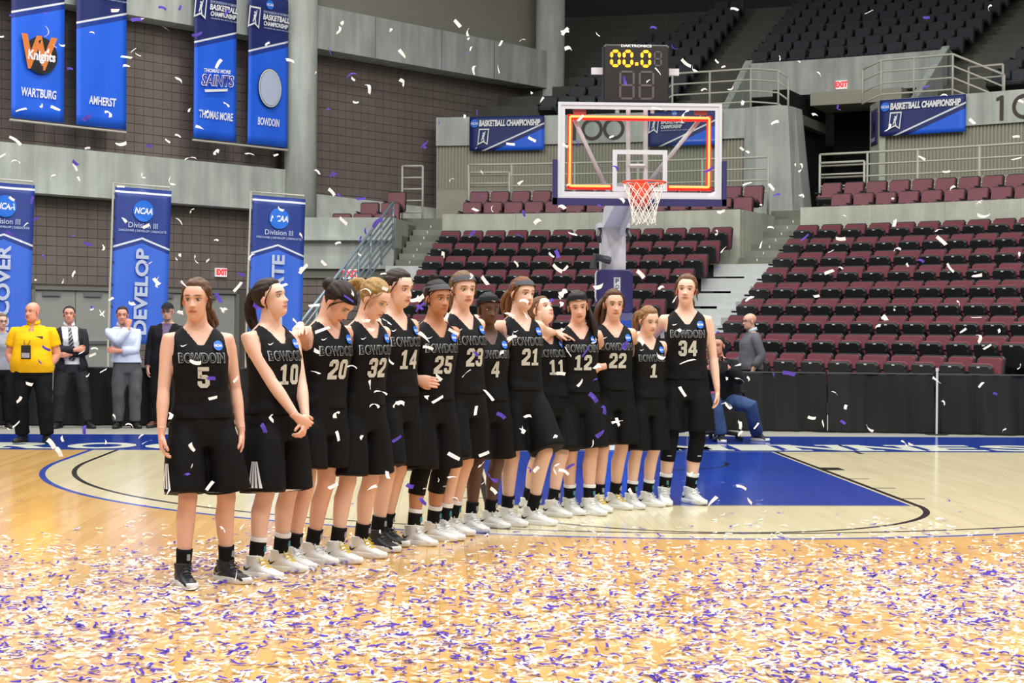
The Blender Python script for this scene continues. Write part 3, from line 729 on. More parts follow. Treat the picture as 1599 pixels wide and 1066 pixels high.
# pole banners standing behind the drape
def pole_banner(u0, u1, vt, vb, z, word, label, seed, fr=None):
    a = atd(u0, vt, z); b = atd(u1, vt+14, z+.55); h = (a[2]+b[2])/2-atd((u0+u1)/2, vb, z+.25)[2]
    xd = Vector((b[0]-a[0], b[1]-a[1], 0)); w = xd.length; xd.normalize(); nrm = Vector((xd.y, -xd.x, 0))
    o = Vector(((a[0]+b[0])/2, (a[1]+b[1])/2, (a[2]+b[2])/2-h))
    M = frame(o, xd, nrm) @ Matrix.Rotation(-.03, 4, 'Z')
    bn = Banner('pole_banner', label, M, w, h, banner_mat('pole_banner_'+word.lower(), 'pole', w, h, (h-.93, .34)), 'pole banners behind the drape', rip=.012, seed=seed)
    bn.ncaa(0, h-.42, .2); bn.text('Division III', 0, h-.69, w*.52, .10, 'pale', .005); bn.text('DISCOVER | DEVELOP | DEDICATE', 0, h-.80, w*.84, .05, 'pale', .012)
    me = rotm(text_mesh(word, 1, .035), math.pi/2); fit(me, .0, 0, w*.24, None)
    sx = max(v.co.y for v in me.vertices)-min(v.co.y for v in me.vertices); L_ = .225*len(word)*1.02
    for v in me.vertices: v.co.y = v.co.y/sx*L_+(h-1.12-L_/2)
    bn.put(me, 'pale')
    p = M @ Vector((-w/2-.04, 0, 0)); q = M @ Vector((-w/2-.04, h+.06, 0)); mi = M.inverted()
    mb = MB(); mb.tube([mi @ Vector((p.x, p.y, 0)), mi @ p, mi @ q, mi @ q+Vector((w, 0, 0))], .02, 8); mb.build('pole', steel, bn.e)
    for k in range(7):
        yk = h*(k+.6)/7; mb = MB(); mb.tube([(-w/2-.05, yk+.05, 0), (-w/2+.02, yk, .01)], .008, 6); mb.build('tie', prt['black'], bn.e)
    mb = MB(); c = mi @ Vector((p.x, p.y, .03)); mb.tube([c, mi @ Vector((p.x, p.y, 0.))], .22, 16); mb.build('base', prt['black'], bn.e)
pole_banner(-45, 47, 278, 535, 29.0, 'DISCOVER', 'blue pole banner cut by the left edge', .4)
pole_banner(173, 261, 287, 537, 30.0, 'DEVELOP', 'blue pole banner reading DEVELOP in vertical letters', 1.9)
pole_banner(388, 471, 300, 540, 31.0, 'DEDICATE', 'blue pole banner ending in ATE beside the round column', 3.1)
# landscape banners on the ring wall
def ring_banner(a0, a1, z0, z1, label, kind, seed):
    am = (a0+a1)/2; R_ = 29.36; w = 2*R_*math.sin(math.radians((a1-a0)/2)); h = z1-z0
    p = bp(am, R_*math.cos(math.radians((a1-a0)/2))-.03, z0); ar = math.radians(am)
    M = frame(Vector(p), (math.cos(ar), -math.sin(ar), 0), (-math.sin(ar), -math.cos(ar), 0))
    bn = Banner('ring_banner', label, M, w, h, banner_mat('ring_banner_%d' % seed, 'land', w, h, (-h*.30, h*.74/(w*.78))), 'championship banners on the ring wall', rip=.006, seed=seed, nx=12, ny=8)
    if kind == 'A':
        bn.ncaa(-w*.43, h*.80, .11); bn.text('BASKETBALL CHAMPIONSHIP', w*.04, h*.80, w*.82, h*.19, 'white', .05, .18); bn.pennant(-w*.31, h*.40, w*.16, h*.48)
    else:
        bn.ncaa(-w*.12, h*.92, .07); bn.pennant(-w*.40, h*.62, w*.15, h*.50); bn.text('BASKETBALL', -w*.14, h*.70, w*.32, h*.14, 'white', .03, .2); bn.text('CHAMPIONSHIP', -w*.16, h*.55, w*.28, h*.11, 'white', .03, .2); bn.text('ROCHESTER, MN | MAYO CIVIC CENTER', -w*.12, h*.44, w*.36, h*.04, 'pale', .01, .2)
        bn.text('DISCOVER | DEVELOP | DEDICATE', w*.20, h*.12, w*.5, h*.06, 'pale', .01)
ring_banner(12.32, 16.28, 6.13, 7.04, 'landscape championship banner left of the backboard', 'A', 1)
ring_banner(21.68, 25.58, 6.14, 7.04, 'landscape championship banner seen through the backboard glass', 'B', 2)
ring_banner(33.52, 37.66, 6.15, 7.03, 'landscape championship banner right of the tunnel', 'A', 3)
# purple sign on the tunnel pier
pa, pb = bp(32.6, 30.2, 5.9), bp(33.35, 29.5, 5.9)
xd = Vector((pb[0]-pa[0], pb[1]-pa[1], 0)); nrm = Vector((xd.y, -xd.x, 0)).normalized(); w = xd.length*.86
o = Vector(((pa[0]+pb[0])/2, (pa[1]+pb[1])/2, 6.0))+nrm*.03
bn = Banner('refreshments_sign', 'purple upright sign on the pier beside the tunnel', frame(o, xd, nrm), w, .88, mat('sign_purple', (62, 50, 104), .6), rip=.0, cat='sign')
bn.text('REFRESHMENTS', 0, .12, w*.86, .10, 'pale', .03); bn.put(poly_mesh([(-.12, .34), (.12, .34), (.14, .60), (-.14, .60)]), 'navy', 'emblem')
bn.text('&', -w*.3, .74, None, .16, 'pale', .03)
# section numerals painted on the band
def numeral(ch, a, z):
    ar = math.radians(a); M = frame(Vector(bp(a, 29.40, z)), (math.cos(ar), -math.sin(ar), 0), (-math.sin(ar), -math.cos(ar), 0))
    if ch == '1': me = poly_mesh([(-.045, -.29), (.045, -.29), (.045, .29), (-.02, .29), (-.13, .24), (-.13, .17), (-.045, .19)])
    else:
        n = 36; V = [(r*math.cos(2*math.pi*i/n), r*math.sin(2*math.pi*i/n), 0) for r in (.29, .205) for i in range(n)]
        me = bpy.data.meshes.new('numeral'); me.from_pydata(V, [], [(i, (i+1) % n, n+(i+1) % n, n+i) for i in range(n)])
    me.transform(M); return me
for trimn, lst in (('trim_band_middle', ((17.85, '1'), (18.78, '0'), (19.92, '0'))), ('trim_band_right', ((39.3, '1'), (40.35, '0'), (41.5, '0')))):
    for a, ch in lst: obj('numeral', numeral(ch, a, 6.65), prt['brown'], bpy.data.objects[trimn])

# ================================================================== BASKET
BY = -1.22
hoop = empty('basketball_goal', (-.25, 1.6, 0), label='portable basketball goal with glass backboard and lit red border', cat='basketball goal')
HI = Matrix.Translation(hoop.location).inverted()
def hpart(name, mb, m, parent=None, smooth=False, me=None, label=None):
    me = me or mb.mesh(name); me.transform(HI)
    o = obj(name, me, m, parent or hoop, smooth=smooth, label=label); return o
wht = mat('goal_white', (204, 205, 212), .4); pad_m = mat('goal_pad', (42, 38, 92), .55, var=.05); rim_m = mat('rim_orange', (226, 66, 28), .45); net_m = mat('net_cord', (240, 236, 226), .8)
glass = bpy.data.materials.new('backboard_glass'); glass.use_nodes = True; gn = glass.node_tree.nodes; gl = glass.node_tree.links
tb_ = gn.new('ShaderNodeBsdfTransparent'); gb = gn.new('ShaderNodeBsdfGlossy'); gb.inputs['Roughness'].default_value = .02; mxs = gn.new('ShaderNodeMixShader'); mxs.inputs[0].default_value = .035
tb_.inputs[0].default_value = (.95, .97, .96, 1)
gl.new(tb_.outputs[0], mxs.inputs[1]); gl.new(gb.outputs[0], mxs.inputs[2]); gl.new(mxs.outputs[0], gn['Material Output'].inputs[0])
mb = MB(); mb.box((0, BY+.012, 3.4335), (1.80, .012, 1.04)); pane = hpart('backboard_glass', mb, glass)
mb = MB()
for x in (-.898, .898): mb.box((x, BY+.01, 3.4335), (.032, .04, 1.067))
for z in (2.916, 3.951): mb.box((0, BY+.01, z), (1.764, .04, .032))
fr_ = hpart('backboard_frame', mb, wht)
def bar_rect(x0, x1, z0, z1, t, y, d=.004):
    mb = MB(); mb.box(((x0+x1)/2, y, z1-t/2), (x1-x0, d, t)); mb.box(((x0+x1)/2, y, z0+t/2), (x1-x0, d, t)); mb.box((x0+t/2, y, (z0+z1)/2), (t, d, z1-z0-2*t)); mb.box((x1-t/2, y, (z0+z1)/2), (t, d, z1-z0-2*t)); return mb
hpart('target_square', bar_rect(-.305, .305, 2.985, 3.445, .05, BY-.001), wht, pane)
hpart('glass_border', bar_rect(-.884, .884, 2.93, 3.937, .046, BY-.001), wht, pane)
led = mat('border_led', (255, 120, 70), .5, emit=(255, 72, 30), estr=9.); ledglow = mat('led_halo', (150, 24, 16), .5, emit=(255, 26, 8), estr=.9)  # ledglow: faintly emissive red strips imitate the halo around the LED border
mb = MB(); mh = MB()
for (x0, z0, x1, z1) in ((-.78, 3.81, .775, 3.81), (-.78, 3.04, -.78, 3.81), (.775, 3.04, .775, 3.81), (-.78, 3.04, -.325, 3.04), (.33, 3.04, .775, 3.04)):
    mb.tube([(x0, BY+.02, z0), (x1, BY+.02, z1)], .013, 8); mh.box(((x0+x1)/2, BY+.045, (z0+z1)/2-(.012 if z0 == z1 else 0)), (abs(x1-x0)+.05, .03, abs(z1-z0)+.05))
hpart('border_light', mb, led, pane); hpart('light_halo', mh, ledglow, pane)
mb = MB()
mb.box((0, BY+.02, 2.865), (1.94, .09, .075))
for x in (-.945, .945): mb.box((x, BY+.02, 3.08), (.05, .09, .50))
hpart('edge_padding', mb, pad_m)
# rim, bracket and net
mb = MB(); mb.tube([(.235*math.cos(2*math.pi*i/40), -1.605+.235*math.sin(2*math.pi*i/40), 3.05) for i in range(41)], .010, 8, cap=False); rim = hpart('rim', mb, rim_m, smooth=True)
mb = MB(); mb.box((0, BY-.03, 3.0), (.16, .04, .20)); mb.hexa([(-.07, -1.40, 2.90), (.07, -1.40, 2.90), (.10, BY-.02, 2.82), (-.10, BY-.02, 2.82), (-.09, -1.39, 3.045), (.09, -1.39, 3.045), (.10, BY-.02, 3.045), (-.10, BY-.02, 3.045)])
for s in (-1, 1): mb.tube([(s*.06, BY-.02, 2.9), (s*.15, -1.44, 3.045)], .009, 6)
hpart('rim_bracket', mb, rim_m, rim)
mb = MB(); N = 12
zl = [3.045, 2.96, 2.885, 2.81, 2.74, 2.67, 2.61]; rl = [.232, .205, .178, .155, .138, .128, .130]
for k in range(N):
    for sgn in (1, -1):
        pts = []
        for j in range(len(zl)):
            a = 2*math.pi*(k+sgn*.5*j)/N; pts.append((rl[j]*math.cos(a)+.006*math.sin(5*a), -1.605+rl[j]*math.sin(a), zl[j]-(.02 if j == 6 and k % 2 else 0)))
        mb.tube(pts, .0045, 5)
hpart('net', mb, net_m)
# support frame behind the glass
def X_at(u, Y): return ony(u, 300, Y)[0]
def P_at(u, v, Y): p = ony(u, v, Y); return (p[0], p[1], p[2])
mb = MB()
for u in (981, 1008): mb.tube([P_at(u, 168, BY+.16), P_at(u, 292, BY+.16)], .026, 6)
mb.tube([P_at(981, 259, BY+.16), P_at(1008, 259, BY+.16)], .026, 6)
hpart('upright_frame', mb, wht)
for a, b in (((897, 187), (951, 302)), ((1098, 180), (1011, 287))):
    mb = MB(); mb.tube([P_at(*a, BY+.10), P_at(*b, BY+.30)], .024, 8); hpart('diagonal_brace', mb, wht, smooth=True)
mb = MB()
for u in (905, 1094): mb.box(P_at(u, 175, BY+.06), (.14, .06, .06))
hpart('corner_mount', mb, mat('mount_red', (150, 70, 72), .5))
MY = 1.5
xm = X_at(957, MY); zt = P_at(957, 353, MY)[2]; zp = P_at(957, 421, MY)[2]
mb = MB(); mb.box((xm, MY, (zt+zp)/2-.4), (.31, .30, zt-zp+.8)); hpart('mast', mb, wht)
mb = MB(); mb.box((xm, MY, zt), (.40, .40, .06)); hpart('mast_collar', mb, wht)
for s in (-1, 1):
    mb = MB(); mb.tube([(xm+s*.16, MY-.1, zt-.02), (xm+s*.2, MY-.2, zt-.14), (xm+s*.17, MY-.1, zt-.2)], .03, 6); hpart('spring_linkage', mb, mat('linkage', (60, 60, 62), .5))
mb = MB(); mb.tube([(xm-.05, MY-.2, zt-.45), (xm-.25, MY-.25, zt-.40), (xm-.27, MY-.25, zt-.55)], .05, 8)
hpart('height_crank', mb, mat('linkage', (60, 60, 62), .5))
xb = X_at(983, BY+.2)
mb = MB(); mb.hexa([(xm-.13, MY+.1, zt-.05), (xm+.13, MY+.1, zt-.05), (xb+.08, BY+.25, 2.93), (xb-.12, BY+.25, 2.93), (xm-.13, MY-.15, zt+.22), (xm+.13, MY-.15, zt+.22), (xb+.08, BY+.2, 3.1), (xb-.12, BY+.2, 3.1)])
mb.tube([(xm+.1, MY-.1, zt-.1), (xb+.06, BY+.25, 2.90)], .035, 8); mb.box((xb-.02, BY+.2, 2.93), (.5, .1, .10))
hpart('boom', mb, wht)
padtop = P_at(960, 421, 1.30)[2]
xp = X_at(961.5, 1.30); mb = MB(); v, f = rbox((xp, 1.45, padtop-.55/2-.0), (.445, .40, .55), .03); mb.add(v, f); mast_pad = hpart('mast_pad', mb, pad_m)
mb = MB(); mb.hexa([(xp-.27, 1.2, padtop-.64), (xp+.27, 1.2, padtop-.64), (xp+.27, 1.7, padtop-.64), (xp-.27, 1.7, padtop-.64), (xp-.215, 1.26, padtop-.54), (xp+.215, 1.26, padtop-.54), (xp+.215, 1.66, padtop-.54), (xp-.215, 1.66, padtop-.54)]); hpart('pad_skirt', mb, pad_m)
basepad_m = mat('base_pad', (34, 76, 176), .5)
mb = MB(); mb.box((xp, 1.42, (padtop-.64)/2), (.56, .62, padtop-.64)); bp_ = hpart('base_pad', mb, basepad_m)
mb = MB(); mb.box((xp, 3.0, .22), (1.0, 2.2, .40)); mb.box((xp, 2.2, .8), (.4, .5, 1.2)); hpart('ballast_base', mb, pad_m)
def vtext(t, x, y, z, w, h, m, parent, name='lettering'):
    me = text_mesh(t, 1, .03); fit(me, 0, 0, w, h); me.transform(Matrix.Translation((x, y, z)) @ Matrix.Rotation(math.pi/2, 4, 'X')); return hpart(name, None, m, parent, me=me)
mb = MB(); mb.box((xp+.02, 1.243, padtop-.33), (.085, .008, .46)); hpart('maker_plate', mb, wht, mast_pad)
mb = MB(); mb.box((xp+.02, 1.240, padtop-.33), (.072, .008, .445)); hpart('maker_plate', mb, prt['navy'], mast_pad)
mb = MB(); mb.box((xp+.02, 1.238, padtop-.33), (.066, .008, .435)); hpart('maker_plate', mb, wht, mast_pad)
for i, ch in enumerate('PORTER'): vtext(ch, xp+.02, 1.232, padtop-.145-.073*i, .046, .056, prt['black'], mast_pad)
vtext('NCAA', xp+.1, 1.105, padtop-.92, .3, .14, white_m, bp_)
mb = MB(); mb.tube([(xp-.23, 1.3, padtop-.02), (xp-.25, 1.28, padtop-.05), (xp-.25, 1.28, padtop-.35), (xp-.235, 1.3, padtop-.4)], .012, 6); hpart('handle', mb, wht, mast_pad)
# shot clock
CY = -.98
clk = empty('shot_clock', (-.018, CY, 4.0), label='black shot clock above the backboard showing 00.0 in amber', cat='shot clock'); CI = Matrix.Translation(clk.location).inverted()
def cpart(name, mb, m, parent=None, me=None):
    me = me or mb.mesh(name); me.transform(CI); return obj(name, me, m, parent or clk)
ux = lambda px: -.389+(px-388)*.742/489
uz = lambda py: 4.657-(py-325)*.651/432
mb = MB(); v, f = rbox((-.018, CY+.10, 4.331), (.742, .2, .651), .02); mb.add(v, f); cb = cpart('housing', mb, mat('clock_black', (26, 23, 23), .5))
mb = MB()

for x in (-.45, .415):
    mb = MB(); mb.box((x, CY+.12, uz(517)), (.13, .05, .075)); cpart('side_bracket', mb, wht)
amber = mat('amber_led', (255, 190, 40), .5, emit=(255, 116, 8), estr=3.6); offled = mat('unlit_segment', (84, 80, 84), .5)
mb = MB(); mb.tube([(-.018-.2, CY+.12, 3.9), (-.018-.2, CY+.12, 4.1)], .025, 6); mb.tube([(-.018+.2, CY+.12, 3.9), (-.018+.2, CY+.12, 4.1)], .025, 6); cpart('mount_post', mb, wht)
SEG = {'0': 'abcdef', '8': 'abcdefg'}
def digit(ch, x0, x1, y0, y1, t, m, name):
    X0, X1, Z1, Z0 = ux(x0), ux(x1), uz(y0), uz(y1); zm = (Z0+Z1)/2; t *= .742/489; mb = MB(); g = t*.25
    H = lambda z: mb.add([(X0+t*.5+g, CY-.004, z), (X0+t+g, CY-.004, z+t/2), (X1-t-g, CY-.004, z+t/2), (X1-t*.5-g, CY-.004, z), (X1-t-g, CY-.004, z-t/2), (X0+t+g, CY-.004, z-t/2)], [(0, 1, 2, 3, 4, 5)])
    V_ = lambda x, a, b: mb.add([(x, CY-.004, a+g), (x+t/2, CY-.004, a+t/2+g), (x+t/2, CY-.004, b-t/2-g), (x, CY-.004, b-g), (x-t/2, CY-.004, b-t/2-g), (x-t/2, CY-.004, a+t/2+g)], [(0, 5, 4, 3, 2, 1)])
    for s in SEG[ch]:
        if s == 'a': H(Z1-t/2)
        if s == 'd': H(Z0+t/2)
        if s == 'g': H(zm)
        if s == 'f': V_(X0+t/2, zm, Z1-t/2)
        if s == 'b': V_(X1-t/2, zm, Z1-t/2)
        if s == 'e': V_(X0+t/2, Z0+t/2, zm)
        if s == 'c': V_(X1-t/2, Z0+t/2, zm)
    cpart(name, mb, m, cb)
for x in (437, 530, 663): digit('0', x, x+78, 368, 497, 21, amber, 'lit_digit')
mb = MB(); mb.box((ux(634), CY-.004, uz(472)), (.034, .004, .034)); cpart('decimal_point', mb, amber, cb)
digit('8', 762, 822, 374, 488, 12, offled, 'unlit_digit'); digit('8', 505, 620, 522, 738, 16, offled, 'unlit_digit'); digit('8', 650, 766, 522, 738, 16, offled, 'unlit_digit')
me = text_mesh('DAKTRONICS', 1, .03); fit(me, 0, 0, .345, .03); me.transform(Matrix.Translation((ux(631), CY-.004, uz(337))) @ Matrix.Rotation(math.pi/2, 4, 'X')); cpart('lettering', None, white_m, cb, me=me)
# ================================================================== PIPE AND DRAPE
DP = [(-10.2, 4.4), (-5, 4.4), (.6, 4.2), (2.5, 3.75), (4.2, 3.37), (6.9, 2.75), (9.6, 2.72)]
def drape_y(x): return float(np.interp(x, [p[0] for p in DP], [p[1] for p in DP]))
BR = [-10.2, -7.75, -5.3, -2.9, -.6, 1.35, 3.27, 4.72, 6.9, 9.4]
names = ['behind the man in yellow', 'behind the suited men', 'behind the front players', 'behind the middle players', 'behind the basket base', 'behind the seated cameraman', 'between the gap and the pale pole', 'right of the pale pole', 'beyond the right edge']
pole_m = mat('drape_pole', (205, 208, 208), .4)
for i in range(9):
    x0, x1 = BR[i]+.012, BR[i+1]-.012; n = 90; V = []; F = []; rz = random.Random(i)
    e = empty('pipe_and_drape', ((x0+x1)/2, drape_y((x0+x1)/2), 0), label='low black drape bay '+names[i], cat='curtain', group='low black drape bays'); inv = Matrix.Translation(e.location).inverted()
    ph = [rz.uniform(0, 6) for _ in range(4)]; kk = [rz.uniform(9, 13), rz.uniform(20, 26), rz.uniform(4, 6)]
    hts = [.0, .03, .1, .25, .45, .65, .78, .815, .83]
    for j, z in enumerate(hts):
        for q in range(n+1):
            x = x0+(x1-x0)*q/n; a = (1-.75*z/.83)
            fold = .08*a*(abs(math.sin(kk[0]*x/2+ph[0]))**.6)+.02*math.sin(kk[1]*x+ph[1]+z)*(.4+.6*a)+.035*a*math.sin(kk[2]*x+ph[2]+2*z)
            V.append((x+.02*a*math.sin(kk[0]*x+ph[3]), drape_y(x)-fold, z+.006))
    m_ = n+1
    for j in range(len(hts)-1):
        for q in range(n): F.append((j*m_+q, j*m_+q+1, (j+1)*m_+q+1, (j+1)*m_+q))
    me = bpy.data.meshes.new('cloth'); me.from_pydata(V, [], F); me.transform(inv); o = obj('cloth', me, black_cloth, e, smooth=True)
    md = o.modifiers.new('thick', 'SOLIDIFY'); md.thickness = .008
    mb = MB(); mb.tube([(BR[i]+.02, drape_y(BR[i]), .835), (BR[i+1]-.02, drape_y(BR[i+1]), .835)], .016, 8); o = mb.build('top_rail', prt['black'], e); o.data.transform(inv)
    front = i == 6; x, y = BR[i+1], drape_y(BR[i+1])+(-.12 if front else .05)
    if i in (0, 1, 5, 6):
        mb = MB(); mb.tube([(x, y, .012), (x, y, .92 if front else .82)], .016 if front else .010, 10)
        if front: mb.tube([(x, y, .88), (x, y, .93)], .022, 10)
        o = mb.build('pole', pole_m, e, label='pale upright pole' if front else None); o.data.transform(inv)
        mb = MB(); mb.tube([(x, y, 0), (x, y, .012)], .16, 16); o = mb.build('base_plate', prt['black'], e); o.data.transform(inv)
# ================================================================== PEOPLE
def remesh(mb, voxel, smooth=3, name='body'):
    me = mb.mesh(name); o = bpy.data.objects.new('tmp', me); REM.objects.link(o)
    md = o.modifiers.new('r', 'REMESH'); md.mode = 'VOXEL'; md.voxel_size = voxel
    if smooth: sm = o.modifiers.new('s', 'SMOOTH'); sm.factor = .5; sm.iterations = smooth
    vl = REMS.view_layers[0]; vl.update(); dg = vl.depsgraph; dg.update()
    out = bpy.data.meshes.new_from_object(o.evaluated_get(dg)); out.name = name
    bpy.data.objects.remove(o); bpy.data.meshes.remove(me)
    return out
REMS = bpy.data.scenes.new('workshop'); REM = REMS.collection
def mdata(me):
    co = np.empty(len(me.vertices)*3); me.vertices.foreach_get('co', co); co = co.reshape(-1, 3)
    return co, [tuple(p.vertices) for p in me.polygons]
def from_np(name, co, faces):
    me = bpy.data.meshes.new(name); me.from_pydata([tuple(c) for c in co], [], faces); me.update(); return me
def sstep(a, b, x): t = np.clip((x-a)/(b-a), 0, 1); return t*t*(3-2*t)
# ---- head : star shaped smooth union of ellipsoids with facial relief
def head_grid(nu, nv):
    u = np.linspace(-1, 1, nu, endpoint=False); az = np.pi*(u*(.62+.38*np.abs(u)**1.5))          # denser in front (az=0 -> +Y)
    v = np.linspace(0, 1, nv); ph = np.pi*v
    AZ, PH = np.meshgrid(az, ph); return AZ, PH
def head_points(nu=84, nv=66, male=0., fat=0.):
    AZ, PH = head_grid(nu, nv)
    d = np.stack([np.sin(AZ)*np.sin(PH), np.cos(AZ)*np.sin(PH), np.cos(PH)], -1).reshape(-1, 3)
    c0 = np.array([0, 0, -.005])
    EL = [((0, -.014, .035), (.073, .094, .083)), ((0, .028, -.040), (.058+.006*fat, .062, .078)), ((0, .020, -.075), (.043+.011*male+.012*fat, .060, .042+.004*male)), ((0, .038, .03), (.062, .052, .06))]
    def fld(p):
        s = 0
        for c, r in EL:
            q = (p-np.array(c))/np.array(r); s = s+np.exp(-9*(np.sqrt((q*q).sum(1))-1))
        return -np.log(s)/9
    lo = np.zeros(len(d)); hi = np.full(len(d), .2)
    for _ in range(22):
        m = (lo+hi)/2; f = fld(c0+d*m[:, None]); lo = np.where(f < 0, m, lo); hi = np.where(f < 0, hi, m)
    P = c0+d*lo[:, None]
    x, y, z = P[:, 0], P[:, 1], P[:, 2]; fr = sstep(.02, .055, y); ax = np.abs(x)
    G = lambda cx, cz, sx, sz: np.exp(-((ax-cx)/sx)**2-((z-cz)/sz)**2)
    dy = -.0105*G(.031, .004, .017, .012)+.0045*G(.030, .024, .022, .008)+.003*G(0, .022, .014, .012)
    nz = np.clip((.010-z)/(.044), 0, 1); ridge = np.where((z < .016) & (z > -.050), np.exp(-(x/(.0085+.005*nz))**2), 0)*sstep(-.048, -.036, z)*(.004+.019*nz**1.2)*sstep(.016, .0, z)
    dy += ridge+.006*G(.012, -.035, .007, .007)
    dy += .0045*G(0, -.0605, .021, .0055)+.0055*G(0, -.0725, .017, .0065)-.0035*G(0, -.0660, .024, .0022)-.004*G(0, -.083, .018, .006)+.006*G(0, -.100, .020, .013)
    dy += .0035*G(.042, -.028, .018, .018)
    P[:, 1] += dy*fr
    return P, nu, nv
def grid_faces(nu, nv): return [(j*nu+i, (j+1)*nu+i, (j+1)*nu+(i+1) % nu, j*nu+(i+1) % nu) for j in range(nv-1) for i in range(nu)]
HEADS = {k: head_points(male=m, fat=f) for k, m, f in (('f', 0, 0), ('m', 1, .2), ('fat', 1, 1.))}
def face_colors(P, skin, hair, lipc, flush):
    x, y, z = P[:, 0], P[:, 1], P[:, 2]; ax = np.abs(x); n = len(P); C = np.tile(np.array(skin), (n, 1)); fr = (y > .03)
    def mixm(m, c): nonlocal C; C = C*(1-m[:, None])+np.array(c)*m[:, None]
    G = lambda cx, cz, sx, sz: np.exp(-((ax-cx)/sx)**2-((z-cz)/sz)**2)*fr
    mixm(.55*flush*G(.043, -.028, .020, .018)+.45*flush*G(0, -.032, .012, .012), np.array(skin)*np.array([1.02, .66, .62]))
    mixm(.35*G(.031, -.008, .016, .006), np.array(skin)*.72)
    mixm(np.clip(1.5*np.exp(-((ax-.031)/.019)**4-((z-.0265+.10*np.maximum(ax-.034, 0)**1)/.0042)**2)*fr, 0, .85), hair)
    mixm(np.clip(1.25*np.exp(-(ax/.0245)**4-((z+.0665)/.0082)**2)*fr, 0, .85), lipc)
    mixm(np.clip(1.*np.exp(-(ax/.024)**4-((z+.0662)/.0028)**2)*fr, 0, .7), np.array(lipc)*.45)
    mixm(np.clip(1.2*G(.0075, -.0445, .0045, .0028), 0, .8), np.array(skin)*.3)
    mixm(np.clip(1.3*np.exp(-((ax-.031)/.0155)**4-((z-.0095)/.0028)**2)*fr, 0, .9), (.02, .015, .012))
    return C
def uv_sphere(c, r, n=10, m=8):
    V = []; F = []
    for j in range(m+1):
        for i in range(n):
            a, b = 2*math.pi*i/n, math.pi*j/m; V.append((c[0]+r[0]*math.sin(b)*math.cos(a), c[1]+r[1]*math.sin(b)*math.sin(a), c[2]+r[2]*math.cos(b)))
    F = [(j*n+i, (j+1)*n+i, (j+1)*n+(i+1) % n, j*n+(i+1) % n) for j in range(m) for i in range(n)]
    return np.array(V), F
# ---- hands (right hand: wrist at origin, fingers +Y, palm -Z, thumb -X)
def hand_mesh(curl):
    mb = MB()
    mb.add(*tube_np([(0, -.05, 0), (0, -.01, 0), (0, .03, 0), (0, .065, -.002), (0, .088, -.004)], [(.026, .022), (.027, .021), (.036, .019), (.041, .016), (.039, .014)], 12, ref=(0, 0, 1)))
    for k, (x, L, r) in enumerate(((-.030, .072, .0090), (-.0105, .082, .0094), (.0095, .076, .0090), (.028, .060, .0080))):
        p = Vector((x, .078, -.003)); a = 0.; pts = [Vector((x*.8, .05, -.002)), p.copy()]; spread = x*1.6
        for s, fr_ in ((.42, .9), (.33, 1.1), (.25, .9)):
            a += curl*fr_*(1+.12*k)
            dirv = Vector((spread*.35, math.cos(a), -math.sin(a))).normalized(); p = p+dirv*L*s; pts.append(p.copy())
        mb.add(*tube_np(pts, [r, r*1.02, r*.98, r*.92, r*.75], 8))
    mb.add(*tube_np([(-.012, .012, -.006), (-.034, .036, -.014), (-.047, .060, -.022), (-.050, .085, -.030-.01*curl), (-.046, .098, -.036-.01*curl)], [.014, .0135, .011, .0098, .0075], 8))
    return remesh(mb, .0042, 2, 'hand')
HANDS = {k: mdata(hand_mesh(c)) for k, c in (('relax', .38), ('flat', .16), ('grip', .62))}
# ---- generic skin material
skin_m = mat('skin', (210, 165, 140), .48, attr='Col', bump=.04, bscale=220)
skin_m.node_tree.nodes['Principled BSDF'].inputs['Subsurface Weight'].default_value = .08
skin_m.node_tree.nodes['Principled BSDF'].inputs['Subsurface Radius'].default_value = (.012, .005, .003)
def hair_mat(name, rgb):
    m = mat('hair_'+name, tuple(int(c*.86) for c in rgb), .55, spec=.22)
    if 'done' in m: return m
    m['done'] = 1; nt = m.node_tree; n = nt.nodes; L = nt.links
    tc = n.new('ShaderNodeTexCoord'); mp = n.new('ShaderNodeMapping'); mp.inputs['Scale'].default_value = (260, 60, 60); L.new(tc.outputs['Object'], mp.inputs[0])
    t = n.new('ShaderNodeTexNoise'); t.inputs['Scale'].default_value = 1.; t.inputs['Detail'].default_value = 5; L.new(mp.outputs[0], t.inputs[0])
    mr = n.new('ShaderNodeMapRange'); mr.inputs[1].default_value = .3; mr.inputs[2].default_value = .7; mr.inputs[3].default_value = .6; mr.inputs[4].default_value = 1.45; L.new(t.outputs['Fac'], mr.inputs[0])
    mx = n.new('ShaderNodeMix'); mx.data_type = 'RGBA'; mx.blend_type = 'MULTIPLY'; mx.inputs[0].default_value = 1; mx.inputs[6].default_value = (*lin(tuple(c*.86 for c in rgb)), 1); L.new(mr.outputs[0], mx.inputs[7]); L.new(mx.outputs[2], n['Principled BSDF'].inputs['Base Color'])
    bm_ = n.new('ShaderNodeBump'); bm_.inputs['Strength'].default_value = .5; bm_.inputs['Distance'].default_value = .004; L.new(t.outputs['Fac'], bm_.inputs['Height']); L.new(bm_.outputs[0], n['Principled BSDF'].inputs['Normal'])
    return m
def cloth_mat(name, rgb, rough=.75, var=.06): return mat('cloth_'+name, rgb, rough, spec=.12, var=var, vscale=14, bump=.12, bscale=90)
blk = cloth_mat('uniform_black', (21, 21, 23), .62); blk_s = cloth_mat('shorts_black', (19, 19, 21), .66)
sock_m = cloth_mat('sock_black', (22, 22, 24)); grey_n = mat('number_silver', (196, 196, 186), .6); silver = mat('lettering_silver', (150, 152, 154), .6)
band_blk = cloth_mat('headband_black', (22, 22, 26)); band_gry = cloth_mat('headband_grey', (86, 86, 92)); teal = mat('sock_logo', (60, 130, 140), .6)
